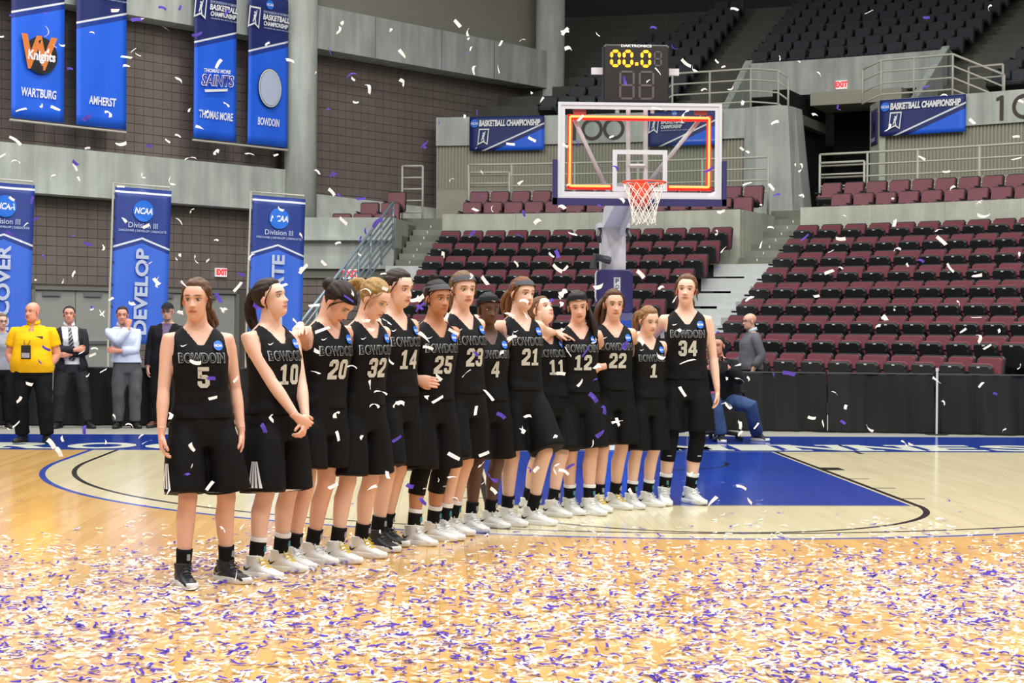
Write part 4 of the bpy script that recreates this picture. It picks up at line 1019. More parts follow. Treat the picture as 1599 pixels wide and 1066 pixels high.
# ---- shoes
def make_shoe():
    mb = MB()
    ys = [-.082, -.065, -.03, .01, .05, .09, .13, .165, .188]
    wd = [.018, .031, .035, .035, .037, .042, .043, .035, .014]; ht = [.050, .080, .088, .085, .072, .056, .045, .036, .022]
    V = []; n = 16
    for y, w, h in zip(ys, wd, ht):
        for i in range(n):
            a = 2*math.pi*i/n; cx = .006*math.sin((y+.08)*9); V.append((cx+w*math.copysign(abs(math.cos(a))**.8, math.cos(a)), y, max(.006, .006+h*(.5+.5*math.sin(a)))))
    F = [(j*n+i, j*n+(i+1) % n, (j+1)*n+(i+1) % n, (j+1)*n+i) for j in range(len(ys)-1) for i in range(n)]+[tuple(range(n))[::-1], tuple((len(ys)-1)*n+i for i in range(n))]
    mb.add(V, F)
    mb.add(*tube_np([(0, -.006, .03), (0, -.006, .08), (0, -.006, .108), (0, -.007, .122)], [(.040, .052), (.043, .052), (.047, .052), (.049, .054)], 14, ref=(0, 1, 0)))
    mb.add(*tube_np([(0, .085, .045), (0, .05, .075), (0, .03, .105), (0, .022, .15)], [(.022, .014), (.024, .012), (.024, .010), (.022, .006)], 10))
    up = remesh(mb, .006, 3, 'shoe')
    out = [(-.036, -.05), (-.040, 0), (-.038, .04), (-.044, .09), (-.043, .13), (-.030, .172), (-.008, .198), (.014, .196), (.034, .172), (.049, .13), (.050, .09), (.042, .04), (.040, 0), (.037, -.05), (.022, -.083), (0, -.092), (-.022, -.083)]
    sb = MB(); n = len(out); V = []
    for z, s in ((0, .97), (.008, 1.0), (.026, 1.0), (.034, .95)): V += [(x*s, (y-.05)*s+.05, z+(.006*max(0, (y-.15)/.05))) for x, y in out]
    F = [tuple(range(n)), tuple(range(4*n-1, 3*n-1, -1))]+[(k*n+i, (k+1)*n+i, (k+1)*n+(i+1) % n, k*n+(i+1) % n) for k in range(3) for i in range(n)]
    sb.add(V, F); sole = fixn(sb.mesh('sole'))
    bv = BVHTree.FromPolygons([v.co for v in up.vertices], [p.vertices[:] for p in up.polygons])
    lg = MB()
    sw = [(-.052, .062), (-.060, .048), (-.050, .036), (-.034, .036), (-.005, .050), (.036, .074), (-.004, .046+.012), (-.034, .048), (-.046, .050)]
    for s in (-1, 1):
        P = []
        for y, z in sw:
            h = bv.ray_cast(Vector((s*.2, y, z)), Vector((-s, 0, 0))); x = (h[0].x if h[0] else s*.04)+s*.002; P.append((x, y, z))
        c = (sum(p[0] for p in P)/len(P)+s*.001, -.042, .046)
        lg.add(P, [tuple(range(len(P))) if s > 0 else tuple(range(len(P)))[::-1]])
    logo = lg.mesh('side_mark')
    lc = MB()
    for k in range(5):
        y = .035+.016*k; h = bv.ray_cast(Vector((0, y, .3)), Vector((0, 0, -1))); z = (h[0].z if h[0] else .08)+.001
        lc.tube([(-.024, y+.004, z-.006), (-.012, y, z+.002), (.012, y+.003, z+.002), (.024, y-.002, z-.006)], .0034, 6)
    z = .098
    for s in (-1, 1): lc.tube([(0, .034, z), (s*.02, .045, z+.014), (s*.03, .055, z), (s*.012, .045, z-.006), (s*.035, .07, z-.02)], .003, 6)
    laces = lc.mesh('laces')
    for m_ in (up, sole, laces): m_.polygons.foreach_set('use_smooth', [True]*len(m_.polygons))
    return up, sole, logo, laces
SHOE = make_shoe()
shoe_cols = dict(white=((226, 226, 222), (236, 236, 234), (20, 20, 22), (232, 232, 230)), yellow=((226, 226, 222), (236, 236, 234), (20, 20, 22), (236, 200, 40)), black=((30, 30, 33), (222, 222, 220), (150, 150, 150), (36, 36, 38)), dress=((20, 19, 19), (14, 14, 14), (20, 19, 19), (18, 18, 18)), brown=((92, 60, 40), (30, 26, 24), (92, 60, 40), (60, 40, 30)))
SH_ME = {}
def shoe_set(kind):
    if kind not in SH_ME:
        SH_ME[kind] = []
        for me, c, nm in zip(SHOE, shoe_cols[kind], ('upper', 'sole', 'mark', 'lace')):
            q = me.copy(); q.materials.clear(); q.materials.append(mat('shoe_%s_%d_%d_%d' % ((nm,)+c), c, .5)); SH_ME[kind].append(q)
    return SH_ME[kind]
# ---- body profiles (height 1.75): z, half width, half depth, y offset
TORSO = np.array([(.79, .10, .09, -.01), (.85, .160, .110, -.012), (.91, .172, .118, -.014), (.97, .162, .112, -.008), (1.03, .142, .102, 0), (1.09, .130, .096, 0), (1.17, .137, .102, .002), (1.25, .148, .114, .008), (1.30, .154, .114, .006), (1.36, .160, .098, -.006), (1.40, .162, .084, -.014), (1.43, .142, .073, -.02), (1.455, .112, .064, -.022), (1.477, .080, .058, -.02), (1.50, .059, .055, -.016), (1.55, .052, .053, -.004), (1.60, .048, .054, .004), (1.64, .044, .05, .01)])
def ring_pts(a, b, n, e=2.4):
    t = 2*np.pi*np.arange(n)/n; c, s = np.cos(t), np.sin(t)
    return np.sign(c)*np.abs(c)**(2/e)*a, np.sign(s)*np.abs(s)**(2/e)*b
def ik(A, B, l1, l2, hint):
    A, B = Vector(A), Vector(B); d = B-A; L = min(d.length, (l1+l2)*.998); u = d.normalized(); B = A+u*L
    x = (l1*l1-l2*l2+L*L)/(2*L); h = math.sqrt(max(0, l1*l1-x*x)); hv = Vector(hint); hv = hv-u*hv.dot(u)
    hv = hv.normalized() if hv.length > 1e-5 else Vector((0, 1, 0))
    return A+u*x+hv*h, B
class Person:
    def __init__(s, label, feet, pelvis_u, neck_u, H, phi, sex='f', build=1., seated=False, world=None, legs=True, name='person', group=None, footphi=None):
        """feet: two ground pixels (right foot, left foot of the person); other pixels give sideways position at that depth"""
        gR, gL = (onz(*feet[0]), onz(*feet[1])) if world is None else (np.array([*world[0], 0]), np.array([*world[1], 0]))
        Ym = (gR[1]+gL[1])/2; s.H = H; s.k = H/1.75; s.b = build; s.sex = sex
        px = ony(pelvis_u, 600, Ym)[0] if world is None else world[2][0]; nx = ony(neck_u, 500, Ym)[0] if world is None else world[2][0]
        s.G = Vector((px, Ym, 0)); cam_a = math.atan2(CAM[0]-px, Ym-CAM[1]); s.cam_a = cam_a
        s.phi = math.radians(phi)+cam_a; s.th = s.phi+math.pi
        s.root = empty(name, s.G, s.th, label=label, cat='person', group=group)
        s.R = Matrix.Rotation(s.th, 4, 'Z'); s.Mw = Matrix.Translation(s.G) @ s.R; s.Mi = s.Mw.inverted()
        k = s.k
        s.fR = s.Mi @ Vector((gR[0], gR[1], 0)); s.fL = s.Mi @ Vector((gL[0], gL[1], 0)); s.neck = s.Mi @ Vector((nx, Ym, 0))
        s.lean = np.array([s.neck.x, s.neck.y]); s.hipz = .895*k
        leg = .40*k+.405*k
        for f, sx in ((s.fR, 1), (s.fL, -1)):
            dx = f.x-sx*.085*k; dy = f.y; s.hipz = min(s.hipz, .09*k+math.sqrt(max(.01, (leg*.997)**2-dx*dx-dy*dy)))
        s.dz = s.hipz-.895*k
        if seated: s.hipz = seated; s.dz = seated-.895*k
        s.knees = None; fp = footphi if footphi is not None else (phi, phi)
        s.fphi = {1: -(math.radians(fp[0])+cam_a-s.phi), -1: -(math.radians(fp[1])+cam_a-s.phi)}
        s.arms = {}; s.hand = {}
    def cz(s, z):      # centre of the torso at nominal height z (H 1.75)
        t = np.clip((z-.90)/.58, 0, 1.2); t = t**1.1
        return s.lean[0]*t, s.lean[1]*t
    def tp(s, z): return z*s.k+s.dz
    def torso(s, prof, n=36, nz=60, da=0., db=0., zmin=None, zmax=None, e=2.4):
        z = np.linspace(prof[0, 0] if zmin is None else zmin, prof[-1, 0] if zmax is None else zmax, nz)
        zs = prof[:, 0]; V = np.zeros((nz, n, 3))
        ker = lambda c: np.interp(z, zs, c)
        for j in range(nz):
            a = np.interp(z[j], zs, prof[:, 1])*s.k*s.bw(z[j])+da; b = np.interp(z[j], zs, prof[:, 2])*s.k*s.bd(z[j])+db; yo = np.interp(z[j], zs, prof[:, 3])*s.k+s.byo(z[j])
            x, y = ring_pts(a, b, n, e); cx, cy = s.cz(z[j]); V[j, :, 0] = x+cx; V[j, :, 1] = y+yo+cy; V[j, :, 2] = s.tp(z[j])
        return V
    def bw(s, z): return s.b*(1+.55*getattr(s, 'belly', 0)*math.exp(-((z-1.06)/.17)**2)) if z < 1.42 else 1+(s.b-1)*.3
    def bd(s, z): return s.b*(1+getattr(s, 'belly', 0)*math.exp(-((z-1.05)/.14)**2)) if z < 1.42 else 1+(s.b-1)*.3
    def byo(s, z): return getattr(s, 'belly', 0)*.045*math.exp(-((z-1.05)/.14)**2)
    def shoulder(s, side):
        w = .166 if s.sex == 'f' else .180
        cx, cy = s.cz(1.40); return Vector((side*w*s.k*(1+(s.b-1)*.8)+cx, -.014*s.k+cy, s.tp(1.398 if s.sex == 'f' else 1.380)))
    def shoulder_w(s, side): return s.Mw @ s.shoulder(side)
def grid_f(nz, n): return [(j*n+i, j*n+(i+1) % n, (j+1)*n+(i+1) % n, (j+1)*n+i) for j in range(nz-1) for i in range(n)]
def capped(nz, n): return grid_f(nz, n)+[tuple(range(n))[::-1], tuple((nz-1)*n+i for i in range(n))]
def fold_disp(co, amp, seed, sc=9., zs=.35):
    out = co.copy()
    for i, c in enumerate(co):
        nv = mnoise.noise_vector((c[0]*sc+seed*7.1, c[1]*sc, c[2]*sc*zs)); out[i, 0] += amp*nv[0]; out[i, 1] += amp*nv[1]
    return out
TC = [(0, .80), (.6, .80), (.6, .86), (.46, 1), (.14, 1), (0, .86)]; BC = [(x, 1-y) for x, y in TC[::-1]]
DIG = {'0': [TC, BC, [(0, .14), (.22, .14), (.22, .86), (0, .86)], [(.38, .14), (.6, .14), (.6, .86), (.38, .86)]],
 '1': [[(.19, .02), (.41, .02), (.41, 1), (.25, 1), (.05, .85), (.05, .70), (.19, .74)], [(.02, 0), (.58, 0), (.58, .16), (.02, .16)]],
 '2': [TC, [(.38, .55), (.6, .6), (.6, .86), (.38, .86)], [(0, .66), (.22, .66), (.22, .86), (0, .86)], [(0, .16), (0, .28), (.38, .6), (.6, .62), (.6, .52), (.26, .18)], [(0, 0), (.6, 0), (.6, .2), (0, .2)]],
 '3': [TC, BC, [(.38, .56), (.6, .54), (.6, .86), (.38, .86)], [(.38, .14), (.6, .14), (.6, .46), (.38, .46)], [(.18, .41), (.5, .41), (.58, .5), (.5, .6), (.18, .6)], [(0, .68), (.22, .68), (.22, .86), (0, .86)], [(0, .14), (.22, .14), (.22, .32), (0, .32)]],
 '4': [[(.36, 0), (.57, 0), (.57, 1), (.36, 1)], [(0, .24), (.20, .40), (.50, .85), (.50, 1), (.36, 1), (0, .40)], [(0, .22), (.66, .22), (.66, .40), (0, .40)]],
 '5': [[(.02, .8), (.58, .8), (.58, 1), (.02, 1)], [(.02, .45), (.22, .45), (.22, .9), (.02, .9)], [(.1, .45), (.3, .42), (.6, .42), (.6, .5), (.46, .62), (.1, .62)], [(.38, .14), (.6, .14), (.6, .5), (.38, .5)], BC, [(0, .14), (.22, .14), (.22, .32), (0, .32)]]}
def block_number(num):
    V = []; F = []; x0 = 0
    for ch in num:
        for P in DIG[ch]: F.append(tuple(range(len(V), len(V)+len(P)))); V += [(x0+x, y, 0) for x, y in P]
        x0 += .70
    me = bpy.data.meshes.new('number'); me.from_pydata(V, [], F); return me
def dress_number(p, prof, da, db, num, word='BOWDOIN'):
    """lettering wrapped on the jersey front"""
    def surf(x, z):
        zz = (z-p.dz)/p.k; a = np.interp(zz, prof[:, 0], prof[:, 1])*p.k*p.bw(zz)+da; b = np.interp(zz, prof[:, 0], prof[:, 2])*p.k*p.bd(zz)+db; yo = np.interp(zz, prof[:, 0], prof[:, 3])*p.k; cx, cy = p.cz(zz)
        q = min(.98, abs(x)/a); return x+cx, b*(1-q**2.4)**(1/2.4)+yo+cy
    def wrap(me, x, zc, w, h, m, name, lift, parent=None):
        fit(me, 0, 0, w, h); bm = bmesh.new(); bm.from_mesh(me)
        for c in np.arange(-w/2, w/2, .012): bmesh.ops.bisect_plane(bm, geom=bm.verts[:]+bm.edges[:]+bm.faces[:], plane_co=(c, 0, 0), plane_no=(1, 0, 0))
        for c in np.arange(-h/2, h/2, .02): bmesh.ops.bisect_plane(bm, geom=bm.verts[:]+bm.edges[:]+bm.faces[:], plane_co=(0, c, 0), plane_no=(0, 1, 0))
        for v in bm.verts:
            X, Y = surf(-(x+v.co.x), zc+v.co.y); z = zc+v.co.y; v.co = Vector((X, Y+lift, z))
        bm.to_mesh(me); bm.free(); fixn(me); return obj(name, me, m, parent)
    k = p.k; zt = p.tp(1.302); zn = p.tp(1.192)
    J = p.jersey
    wrap(text_mesh(word, 1, .055, space=1.08), .0, zt, .262*k, .060*k, silver, 'team_lettering', .009, J); wrap(text_mesh(word, 1, .012, space=1.10), .0, zt, .254*k, .050*k, blk, 'team_lettering', .0115, J)
    wrap(block_number(num), .0, zn, (.068 if len(num) == 1 else .142)*k, .118*k, grey_n, 'number', .010, J)
    wrap(disc(.028, 18), .098*k, p.tp(1.372), .056*k, .056*k, prt['disc'], 'logo_patch', .010, J); wrap(text_mesh('NCAA', 1, .03), .098*k, p.tp(1.372), .044*k, .016*k, white_m, 'patch_lettering', .0125, J)
    sw = poly_mesh([(-.5, .1), (-.38, -.3), (-.1, -.25), (.5, .35), (-.1, -.02), (-.3, -.05)]); wrap(sw, -.095*k, p.tp(1.372), .04*k, .016*k, white_m, 'chest_mark', .010, J)
def set_arm(p, side, wrist, elbow_hint, hand='relax', palm=None, fdir=None):
    """side 1=right, -1=left; wrist in the person's local frame"""
    S_ = p.shoulder(side); k = p.k
    E, W_ = ik(S_, wrist, .285*k, .245*k, elbow_hint); p.arms[side] = (S_, E, W_); p.hand[side] = (hand, palm, fdir)
def arm_down(p, side, fwd=.03, out=.06, hand='relax'):
    S_ = p.shoulder(side); k = p.k
    set_arm(p, side, (S_.x+side*out*k, S_.y+fwd*k+.03, S_.z-.515*k), (side*.25, -1, 0), hand, palm=(-side, .12, 0), fdir=(0, .12, -1))
def build_body(p, skin, hairc, head_phi, head_pitch=0., head_roll=0., lip=None, flush=.5, eyedir=0, short_sleeve=None):
    k = p.k; mb = MB(); kb = p.b
    tv = p.torso(TORSO, 28, 44); tv[:, :, 2] = np.minimum(tv[:, :, 2], p.tp(1.64)); mb.add(tv.reshape(-1, 3), capped(44, 28))
    legs = {}
    for sd, f in ((1, p.fR), (-1, p.fL)):
        hip = Vector((sd*.085*k*kb, 0, p.hipz)); an = Vector((f.x, f.y, .09*k))
        if p.knees and sd in p.knees: kn = p.knees[sd]
        else: kn, an = ik(hip, an, .402*k, .405*k, (math.sin(p.fphi[sd]), math.cos(p.fphi[sd])*1.0, 0))
        fd = Vector((math.sin(p.fphi[sd]), math.cos(p.fphi[sd]), 0)); legs[sd] = (hip, kn, an, fd)
        T = lambda a, b, t: a.lerp(b, t); bk = -fd
        c = 1+(kb-1)*.7
        mb.add(*tube_np([hip+Vector((0, 0, .04*k)), T(hip, kn, .12), T(hip, kn, .40), T(hip, kn, .72), T(hip, kn, .93), kn, T(kn, an, .10)+bk*.006, T(kn, an, .28)+bk*.016, T(kn, an, .5)+bk*.010, T(kn, an, .75), T(kn, an, .95), an-Vector((0, 0, .04*k))],
            [r*k*c for r in (.07, .086, .078, .063, .056, .0555, .053, .0565, .050, .039, .034, .036)], 16))
        mb.add(*tube_np([an+bk*.03-Vector((0, 0, .05*k)), an+fd*.03-Vector((0, 0, .045*k)), an+fd*.11-Vector((0, 0, .06*k))], [.03*k, .034*k, .026*k], 10))
    p.legs = legs
    for sd, (S_, E, W_) in p.arms.items():
        T = lambda a, b, t: a.lerp(b, t); inn = Vector((S_.x-sd*.055*k, S_.y, S_.z+.012*k)); c = 1+(kb-1)*.8; mm = 1.0 if p.sex == 'f' else 1.18
        mb.add(*tube_np([inn, S_+Vector((0, 0, .004)), T(S_, E, .16), T(S_, E, .45), T(S_, E, .8), E, T(E, W_, .15), T(E, W_, .35), T(E, W_, .7), W_, T(E, W_, 1.06)],
            [r*k*c*mm for r in (.042/mm**.6, .050/mm**.6, .0475/mm**.4, .0425, .038, .0355, .0375, .0375, .030, .0245, .023)], 14))
    me = remesh(mb, .0115*k, 4)
    co, fc = mdata(me); bpy.data.meshes.remove(me)
    sk = np.array(lin(skin)); hc = np.array(lin(hairc)); lp = np.array(lin(lip)) if lip else sk*np.array([.82, .42, .42])
    cols = [np.tile(sk, (len(co), 1))]
    # knees and elbows a little redder
    for sd, (hip, kn, an, fd) in legs.items():
        w = np.exp(-(np.linalg.norm(co-np.array(kn), axis=1)/.06)**2)[:, None]*.5*flush; cols[0] = cols[0]*(1-w)+w*sk*np.array([1., .7, .66])
    V = [co]; F = list(fc); n0 = len(co)
    # head
    HP, nu, nv = HEADS['f' if p.sex == 'f' else ('fat' if kb > 1.2 else 'm')]; hs = k*(.985 if p.sex == 'f' else 1.03)
    cx, cy = p.cz(1.48); hp_ = math.radians(head_phi)+p.cam_a-p.phi
    Mh = Matrix.Rotation(hp_, 4, 'Z') @ Matrix.Rotation(math.radians(head_roll), 4, 'Y') @ Matrix.Rotation(math.radians(head_pitch), 4, 'X')
    # neck pivot: head turns about the top of the neck
    piv = Vector((cx, cy-.002*k, p.tp(1.555))); hc_ = piv+Mh @ Vector((0, .022*k, .078*k))
    Mh = Matrix.Translation(hc_) @ Mh @ Matrix.Scale(hs, 4); p.Mh = Mh; p.hs = hs
    A = np.array(Mh)
    ap = lambda P: P@A[:3, :3].T+A[:3, 3]
    V.append(ap(HP)); F += [tuple(i+n0 for i in q) for q in grid_faces(nu, nv)]; n0 += len(HP); cols.append(face_colors(HP, sk, hc, lp, flush))
    for sx in (-1, 1):
        ev, ef = uv_sphere((sx*.077, -.006, -.008), (.008, .018, .031), 10, 8); ev[:, 0] += sx*.25*np.maximum(-(ev[:, 1]+.006), 0); V.append(ap(ev)); F += [tuple(i+n0 for i in q) for q in ef]; n0 += len(ev); cols.append(np.tile(sk*np.array([1., .82, .8]), (len(ev), 1)))
        ec = np.array((sx*.031, .0735, .004)); ev, ef = uv_sphere(ec, (.0128, .0108, .0068), 16, 14); V.append(ap(ev)); F += [tuple(i+n0 for i in q) for q in ef]; n0 += len(ev)
        c = np.tile(np.array((.46, .43, .41)), (len(ev), 1)); dd = np.hypot(ev[:, 0]-ec[0]-eyedir*.004, ev[:, 2]-ec[2]); fr = ev[:, 1] > ec[1]
        c[(dd < .0062) & fr] = (.05, .035, .025); c[(dd < .0030) & fr] = (.006, .006, .006); c[ev[:, 2]-ec[2] > .0040] = sk*.55; cols.append(c)
    for sd, (S_, E, W_) in p.arms.items():
        kind, palm, fd = p.hand[sd]; hv, hf = HANDS[kind]; hv = hv*(k*(.95 if p.sex == 'f' else 1.05)); d = Vector(fd).normalized() if fd is not None else (W_-E).normalized(); n_ = Vector(palm) if palm is not None else Vector((-sd, 0, 0)); n_ = (n_-d*n_.dot(d)).normalized()
        if sd == -1: hv = hv*np.array([-1, 1, 1]); hf = [tuple(reversed(q)) for q in hf]
        X_ = d.cross(-n_); M3 = np.array([list(X_), list(d), list(-n_)])
        V.append(hv@M3+np.array(W_+d*.02*k)); F += [tuple(i+n0 for i in q) for q in hf]; n0 += len(hv); cols.append(np.tile(sk*np.array([1., .90, .88]), (len(hv), 1)))
    co = np.vstack(V); me = from_np('body', co, F); C = np.vstack(cols)
    at = me.color_attributes.new('Col', 'FLOAT_COLOR', 'POINT'); at.data.foreach_set('color', np.c_[C, np.ones(len(C))].ravel())
    o = obj('body', me, skin_m, p.root, smooth=True); p.body = o
    return o
# ---- hair
def hair_shell(p, m, style, name='hair', thick=.014):
    HP, nu, nv = HEADS['f' if p.sex == 'f' else ('fat' if p.b > 1.2 else 'm')]; x, y, z = HP[:, 0], HP[:, 1], HP[:, 2]
    # signed height above the hairline
    line = np.where(y > .02, .079-.35*np.maximum(np.abs(x)-.03, 0)*1.0-.02*sstep(.05, .07, np.abs(x)), np.interp(y, [-.09, -.03, .0, .02], [-.075, -.05, .012, .052]))
    if style == 'short': line = line+.004
    m_ = z-line; off = -.004+(thick+.004)*sstep(-.006, .016, m_)
    nrm = HP-np.array([0, -.005, .0]); nrm /= np.linalg.norm(nrm, axis=1)[:, None]
    jit = np.array([mnoise.noise((q[0]*48, q[1]*14, q[2]*48)) for q in HP])*.006*sstep(0, .02, m_)
    P = HP+nrm*(off+jit)[:, None]; keep = m_ > -.02
    F = [q for q in grid_faces(nu, nv) if all(keep[i] for i in q)]
    A = np.array(p.Mh); P = P@A[:3, :3].T+A[:3, 3]
    used = sorted({i for q in F for i in q}); mp = {a: b for b, a in enumerate(used)}
    return P[used], [tuple(mp[i] for i in q) for q in F]
def strands(p, paths, radii, n=8):
    """extra locks in head space"""
    out = []
    for pts, r in zip(paths, radii):
        P = [p.Mh @ Vector(q) for q in pts]; rr = [x*p.hs for x in r]; out.append(tube_np(P, rr, n))
    return out
def smoothpath(pts, n=14):
    pts = np.array(pts); t = np.linspace(0, 1, len(pts)); T = np.linspace(0, 1, n)
    out = np.zeros((n, 3))
    for c in range(3):
        # catmull-like through polyfit of low degree
        d = min(3, len(pts)-1); out[:, c] = np.polyval(np.polyfit(t, pts[:, c], d), T)
    return [tuple(q) for q in out]
def add_hair(p, cname, rgb, tail=None, band=None, bun=None, loose=0, style='long', thick=.014, world_tail=None):
    m = hair_mat(cname, rgb); P, F = hair_shell(p, m, style, thick=thick); mb = MB(); mb.add(P, F); r_ = random.Random(hash(cname) % 1000+int(p.H*1000))
    if tail:
        base, mid, end, w = tail
        for q in range(9):
            o = [Vector((r_.gauss(0, 1), r_.gauss(0, 1), r_.gauss(0, 1)))*w*.33 for _ in range(3)]
            path = smoothpath([(0, -.06, base[2]), Vector(base)+o[0]*.3, Vector(mid)+o[1], Vector(end)+o[2]], 12)
            P2 = [p.Mh @ Vector(c) for c in path]; L = len(P2)
            mb.add(*tube_np(P2, [p.hs*w*.42*math.sin(math.pi*min(.97, (.12+.88*i/(L-1))))**.6+.001 for i in range(L)], 7))
    if bun:
        c, r = bun; v, f = uv_sphere(c, (r, r, r*.9), 16, 12); v += np.array([[mnoise.noise(tuple(q*40))*.006]*3 for q in v]); A = np.array(p.Mh); mb.add(v@A[:3, :3].T+A[:3, 3], f)
    for q in range(loose):
        sx = r_.choice((-1, 1)); x0 = sx*r_.uniform(.03, .07); z0 = .085-.4*abs(abs(x0)-.03); y0 = .055-.3*abs(abs(x0)-.04)
        path = smoothpath([(x0, y0, z0), (x0+sx*.016, y0-.005, z0-.03), (sx*(.078+r_.uniform(-.004, .012)), .02, z0-.07), (sx*(.076+r_.uniform(0, .018)), .008, z0-.10-r_.uniform(0, .05))], 8)
        mb.add(*tube_np([p.Mh @ Vector(c) for c in path], [.0022]*8, 5))
    o = mb.build('hair', m, p.root, smooth=True)
    if band:
        HP, nu, nv = HEADS['f' if p.sex == 'f' else 'm']; nrm = HP-np.array([0, -.005, 0]); nrm /= np.linalg.norm(nrm, axis=1)[:, None]
        d = HP[:, 2]-(.076-.28*(.075-HP[:, 1])); w = .017
        off = np.where(np.abs(d) < w*1.05, .0145, -.002); 
        Q = HP.copy(); 
        # snap rows near the edges so the band keeps a clean border
        nearE = (np.abs(d) >= w*.7) & (np.abs(d) < w*1.5); Q[nearE, 2] += (np.sign(d[nearE])*w-d[nearE])
        keep = np.abs(d) < w*1.5
        Pn = Q+nrm*np.where(keep, np.where(Q[:, 1] < -.03, .016, .0135), 0)[:, None]
        Fb = [q for q in grid_faces(nu, nv) if all(keep[i] for i in q)]; A = np.array(p.Mh); Pn = Pn@A[:3, :3].T+A[:3, 3]
        used = sorted({i for q in Fb for i in q}); mp = {a: b for b, a in enumerate(used)}
        me = from_np('headband', Pn[used], [tuple(mp[i] for i in q) for q in Fb]); hb = obj('headband', me, band_blk if band == 'black' else band_gry, p.root, smooth=True)
        if band == 'black':
            sw = [(-.5, .1), (-.38, -.3), (-.1, -.25), (.5, .35), (-.1, -.02), (-.3, -.05)]
            Pm = [p.Mh @ Vector((-.0+x*.035, .091+.012-abs(x*.035)*.25, .070+z*.014)) for x, z in sw]
            obj('band_mark', from_np('band_mark', [tuple(q) for q in Pm], [tuple(range(len(sw)))[::-1]]), white_m, hb)
    return o
def limb_cover(p, name, a, b, t0, t1, ra, rb, m, parent=None, n=18, bulge=0.):
    L = 8; pts = [Vector(a).lerp(Vector(b), t0+(t1-t0)*i/(L-1)) for i in range(L)]; mb = MB(); mb.tube(pts, [ra+(rb-ra)*i/(L-1)+bulge*math.sin(math.pi*i/(L-1)) for i in range(L)], n, cap=True)
    return mb.build(name, m, parent or p.root, smooth=True)
def add_shoes(p, kind, socks=True, cuff=False, sock_top=.30, logo=True):
    k = p.k
    for sd, (hip, kn, an, fd) in p.legs.items():
        ms = shoe_set(kind if isinstance(kind, str) else kind[sd]); up = obj('shoe', ms[0], None, p.root); s_ = k*(1.0 if p.sex == 'f' else 1.05)*1.06
        up.location = (an.x, an.y, an.z-.09*k+.0); up.rotation_euler = (0, 0, -math.atan2(fd.x, fd.y)); up.scale = (s_, s_, s_)
        obj('sole', ms[1], None, up); 
        if kind not in ('dress', 'brown'): obj('side_mark', ms[2], None, up); obj('laces', ms[3], None, up)
        if socks:
            c = 1+(p.b-1)*.7
            so = limb_cover(p, 'sock', an, kn, -.02, sock_top, .041*k*c, .0475*k*c, sock_m)
            if cuff: limb_cover(p, 'sock_cuff', an, kn, sock_top-.005, sock_top+.055, .0485*k*c, .0495*k*c, white_m, so)
            if logo:
                q = an.lerp(kn, sock_top*.62)+Vector((fd.y*-.0, 0, 0)); side = Vector((fd.y, -fd.x, 0))
                mb = MB(); mb.box(q+fd*.042*k+side*(-.012), (.018, .018, .035)); mb.build('sock_mark', teal if cuff else silver, so)
def jersey(p, num, prof=None, hem=.955):
    k = p.k
    JP = np.array([(.90, .178, .138, -.006), (.955, .176, .136, -.004), (1.0, .170, .130, 0), (1.05, .163, .125, 0), (1.11, .157, .122, 0), (1.17, .156, .122, .002), (1.25, .160, .128, .008), (1.30, .164, .125, .006), (1.36, .168, .108, -.006), (1.40, .170, .093, -.014), (1.43, .151, .082, -.02), (1.455, .121, .073, -.022), (1.478, .092, .067, -.02), (1.50, .068, .062, -.017)])
    n, nz = 112, 84
    V = p.torso(JP, n, nz, zmin=hem, zmax=1.492)
    zn = np.linspace(hem, 1.492, nz)
    X = (V[:, :, 0]-np.array([p.cz(z)[0] for z in zn])[:, None])/k; Yl = (V[:, :, 1]-np.array([p.cz(z)[1] for z in zn])[:, None])/k; Zn = np.repeat(zn[:, None], n, 1)
    # arm hole and neck line
    ah = np.interp(Zn, [1.20, 1.27, 1.30, 1.33, 1.37, 1.41, 1.48], [.30, .186, .168, .158, .152, .148, .146])
    front = Yl > -.02
    vn = np.where(front, 1.378+np.abs(X)*1.32, 1.455)
    cut = (np.abs(X) > ah) | (Zn > vn)
    # clean border: slide grid points next to the V onto the line
    co = V.reshape(-1, 3); F = []
    for j in range(nz-1):
        for i in range(n):
            i2 = (i+1) % n
            if not (cut[j, i] or cut[j, i2] or cut[j+1, i] or cut[j+1, i2]): F.append((j*n+i, j*n+i2, (j+1)*n+i2, (j+1)*n+i))
    # soft drapery toward the waist
    amp = .011*np.clip((1.20-Zn.reshape(-1))/.22, 0, 1)
    for i in range(len(co)):
        if amp[i] > 1e-4:
            nv = mnoise.noise((co[i, 0]*8+p.H*31, co[i, 1]*8, co[i, 2]*16)); r = np.array([co[i, 0], co[i, 1]]); r = r/max(1e-6, np.linalg.norm(r)); co[i, :2] += r*amp[i]*nv
    me = from_np('jersey', co, F); bm = bmesh.new(); bm.from_mesh(me); bmesh.ops.delete(bm, geom=[v for v in bm.verts if not v.link_faces], context='VERTS')
    for _ in range(9): bmesh.ops.smooth_vert(bm, verts=[v for v in bm.verts if v.is_boundary], factor=.5, use_axis_x=True, use_axis_y=True, use_axis_z=True)
    bm.to_mesh(me); bm.free()
    p.jersey = obj('jersey', me, blk, p.root, smooth=True)
    md = p.jersey.modifiers.new('t', 'SOLIDIFY'); md.thickness = .003
    dress_number(p, JP, 0, 0, num)
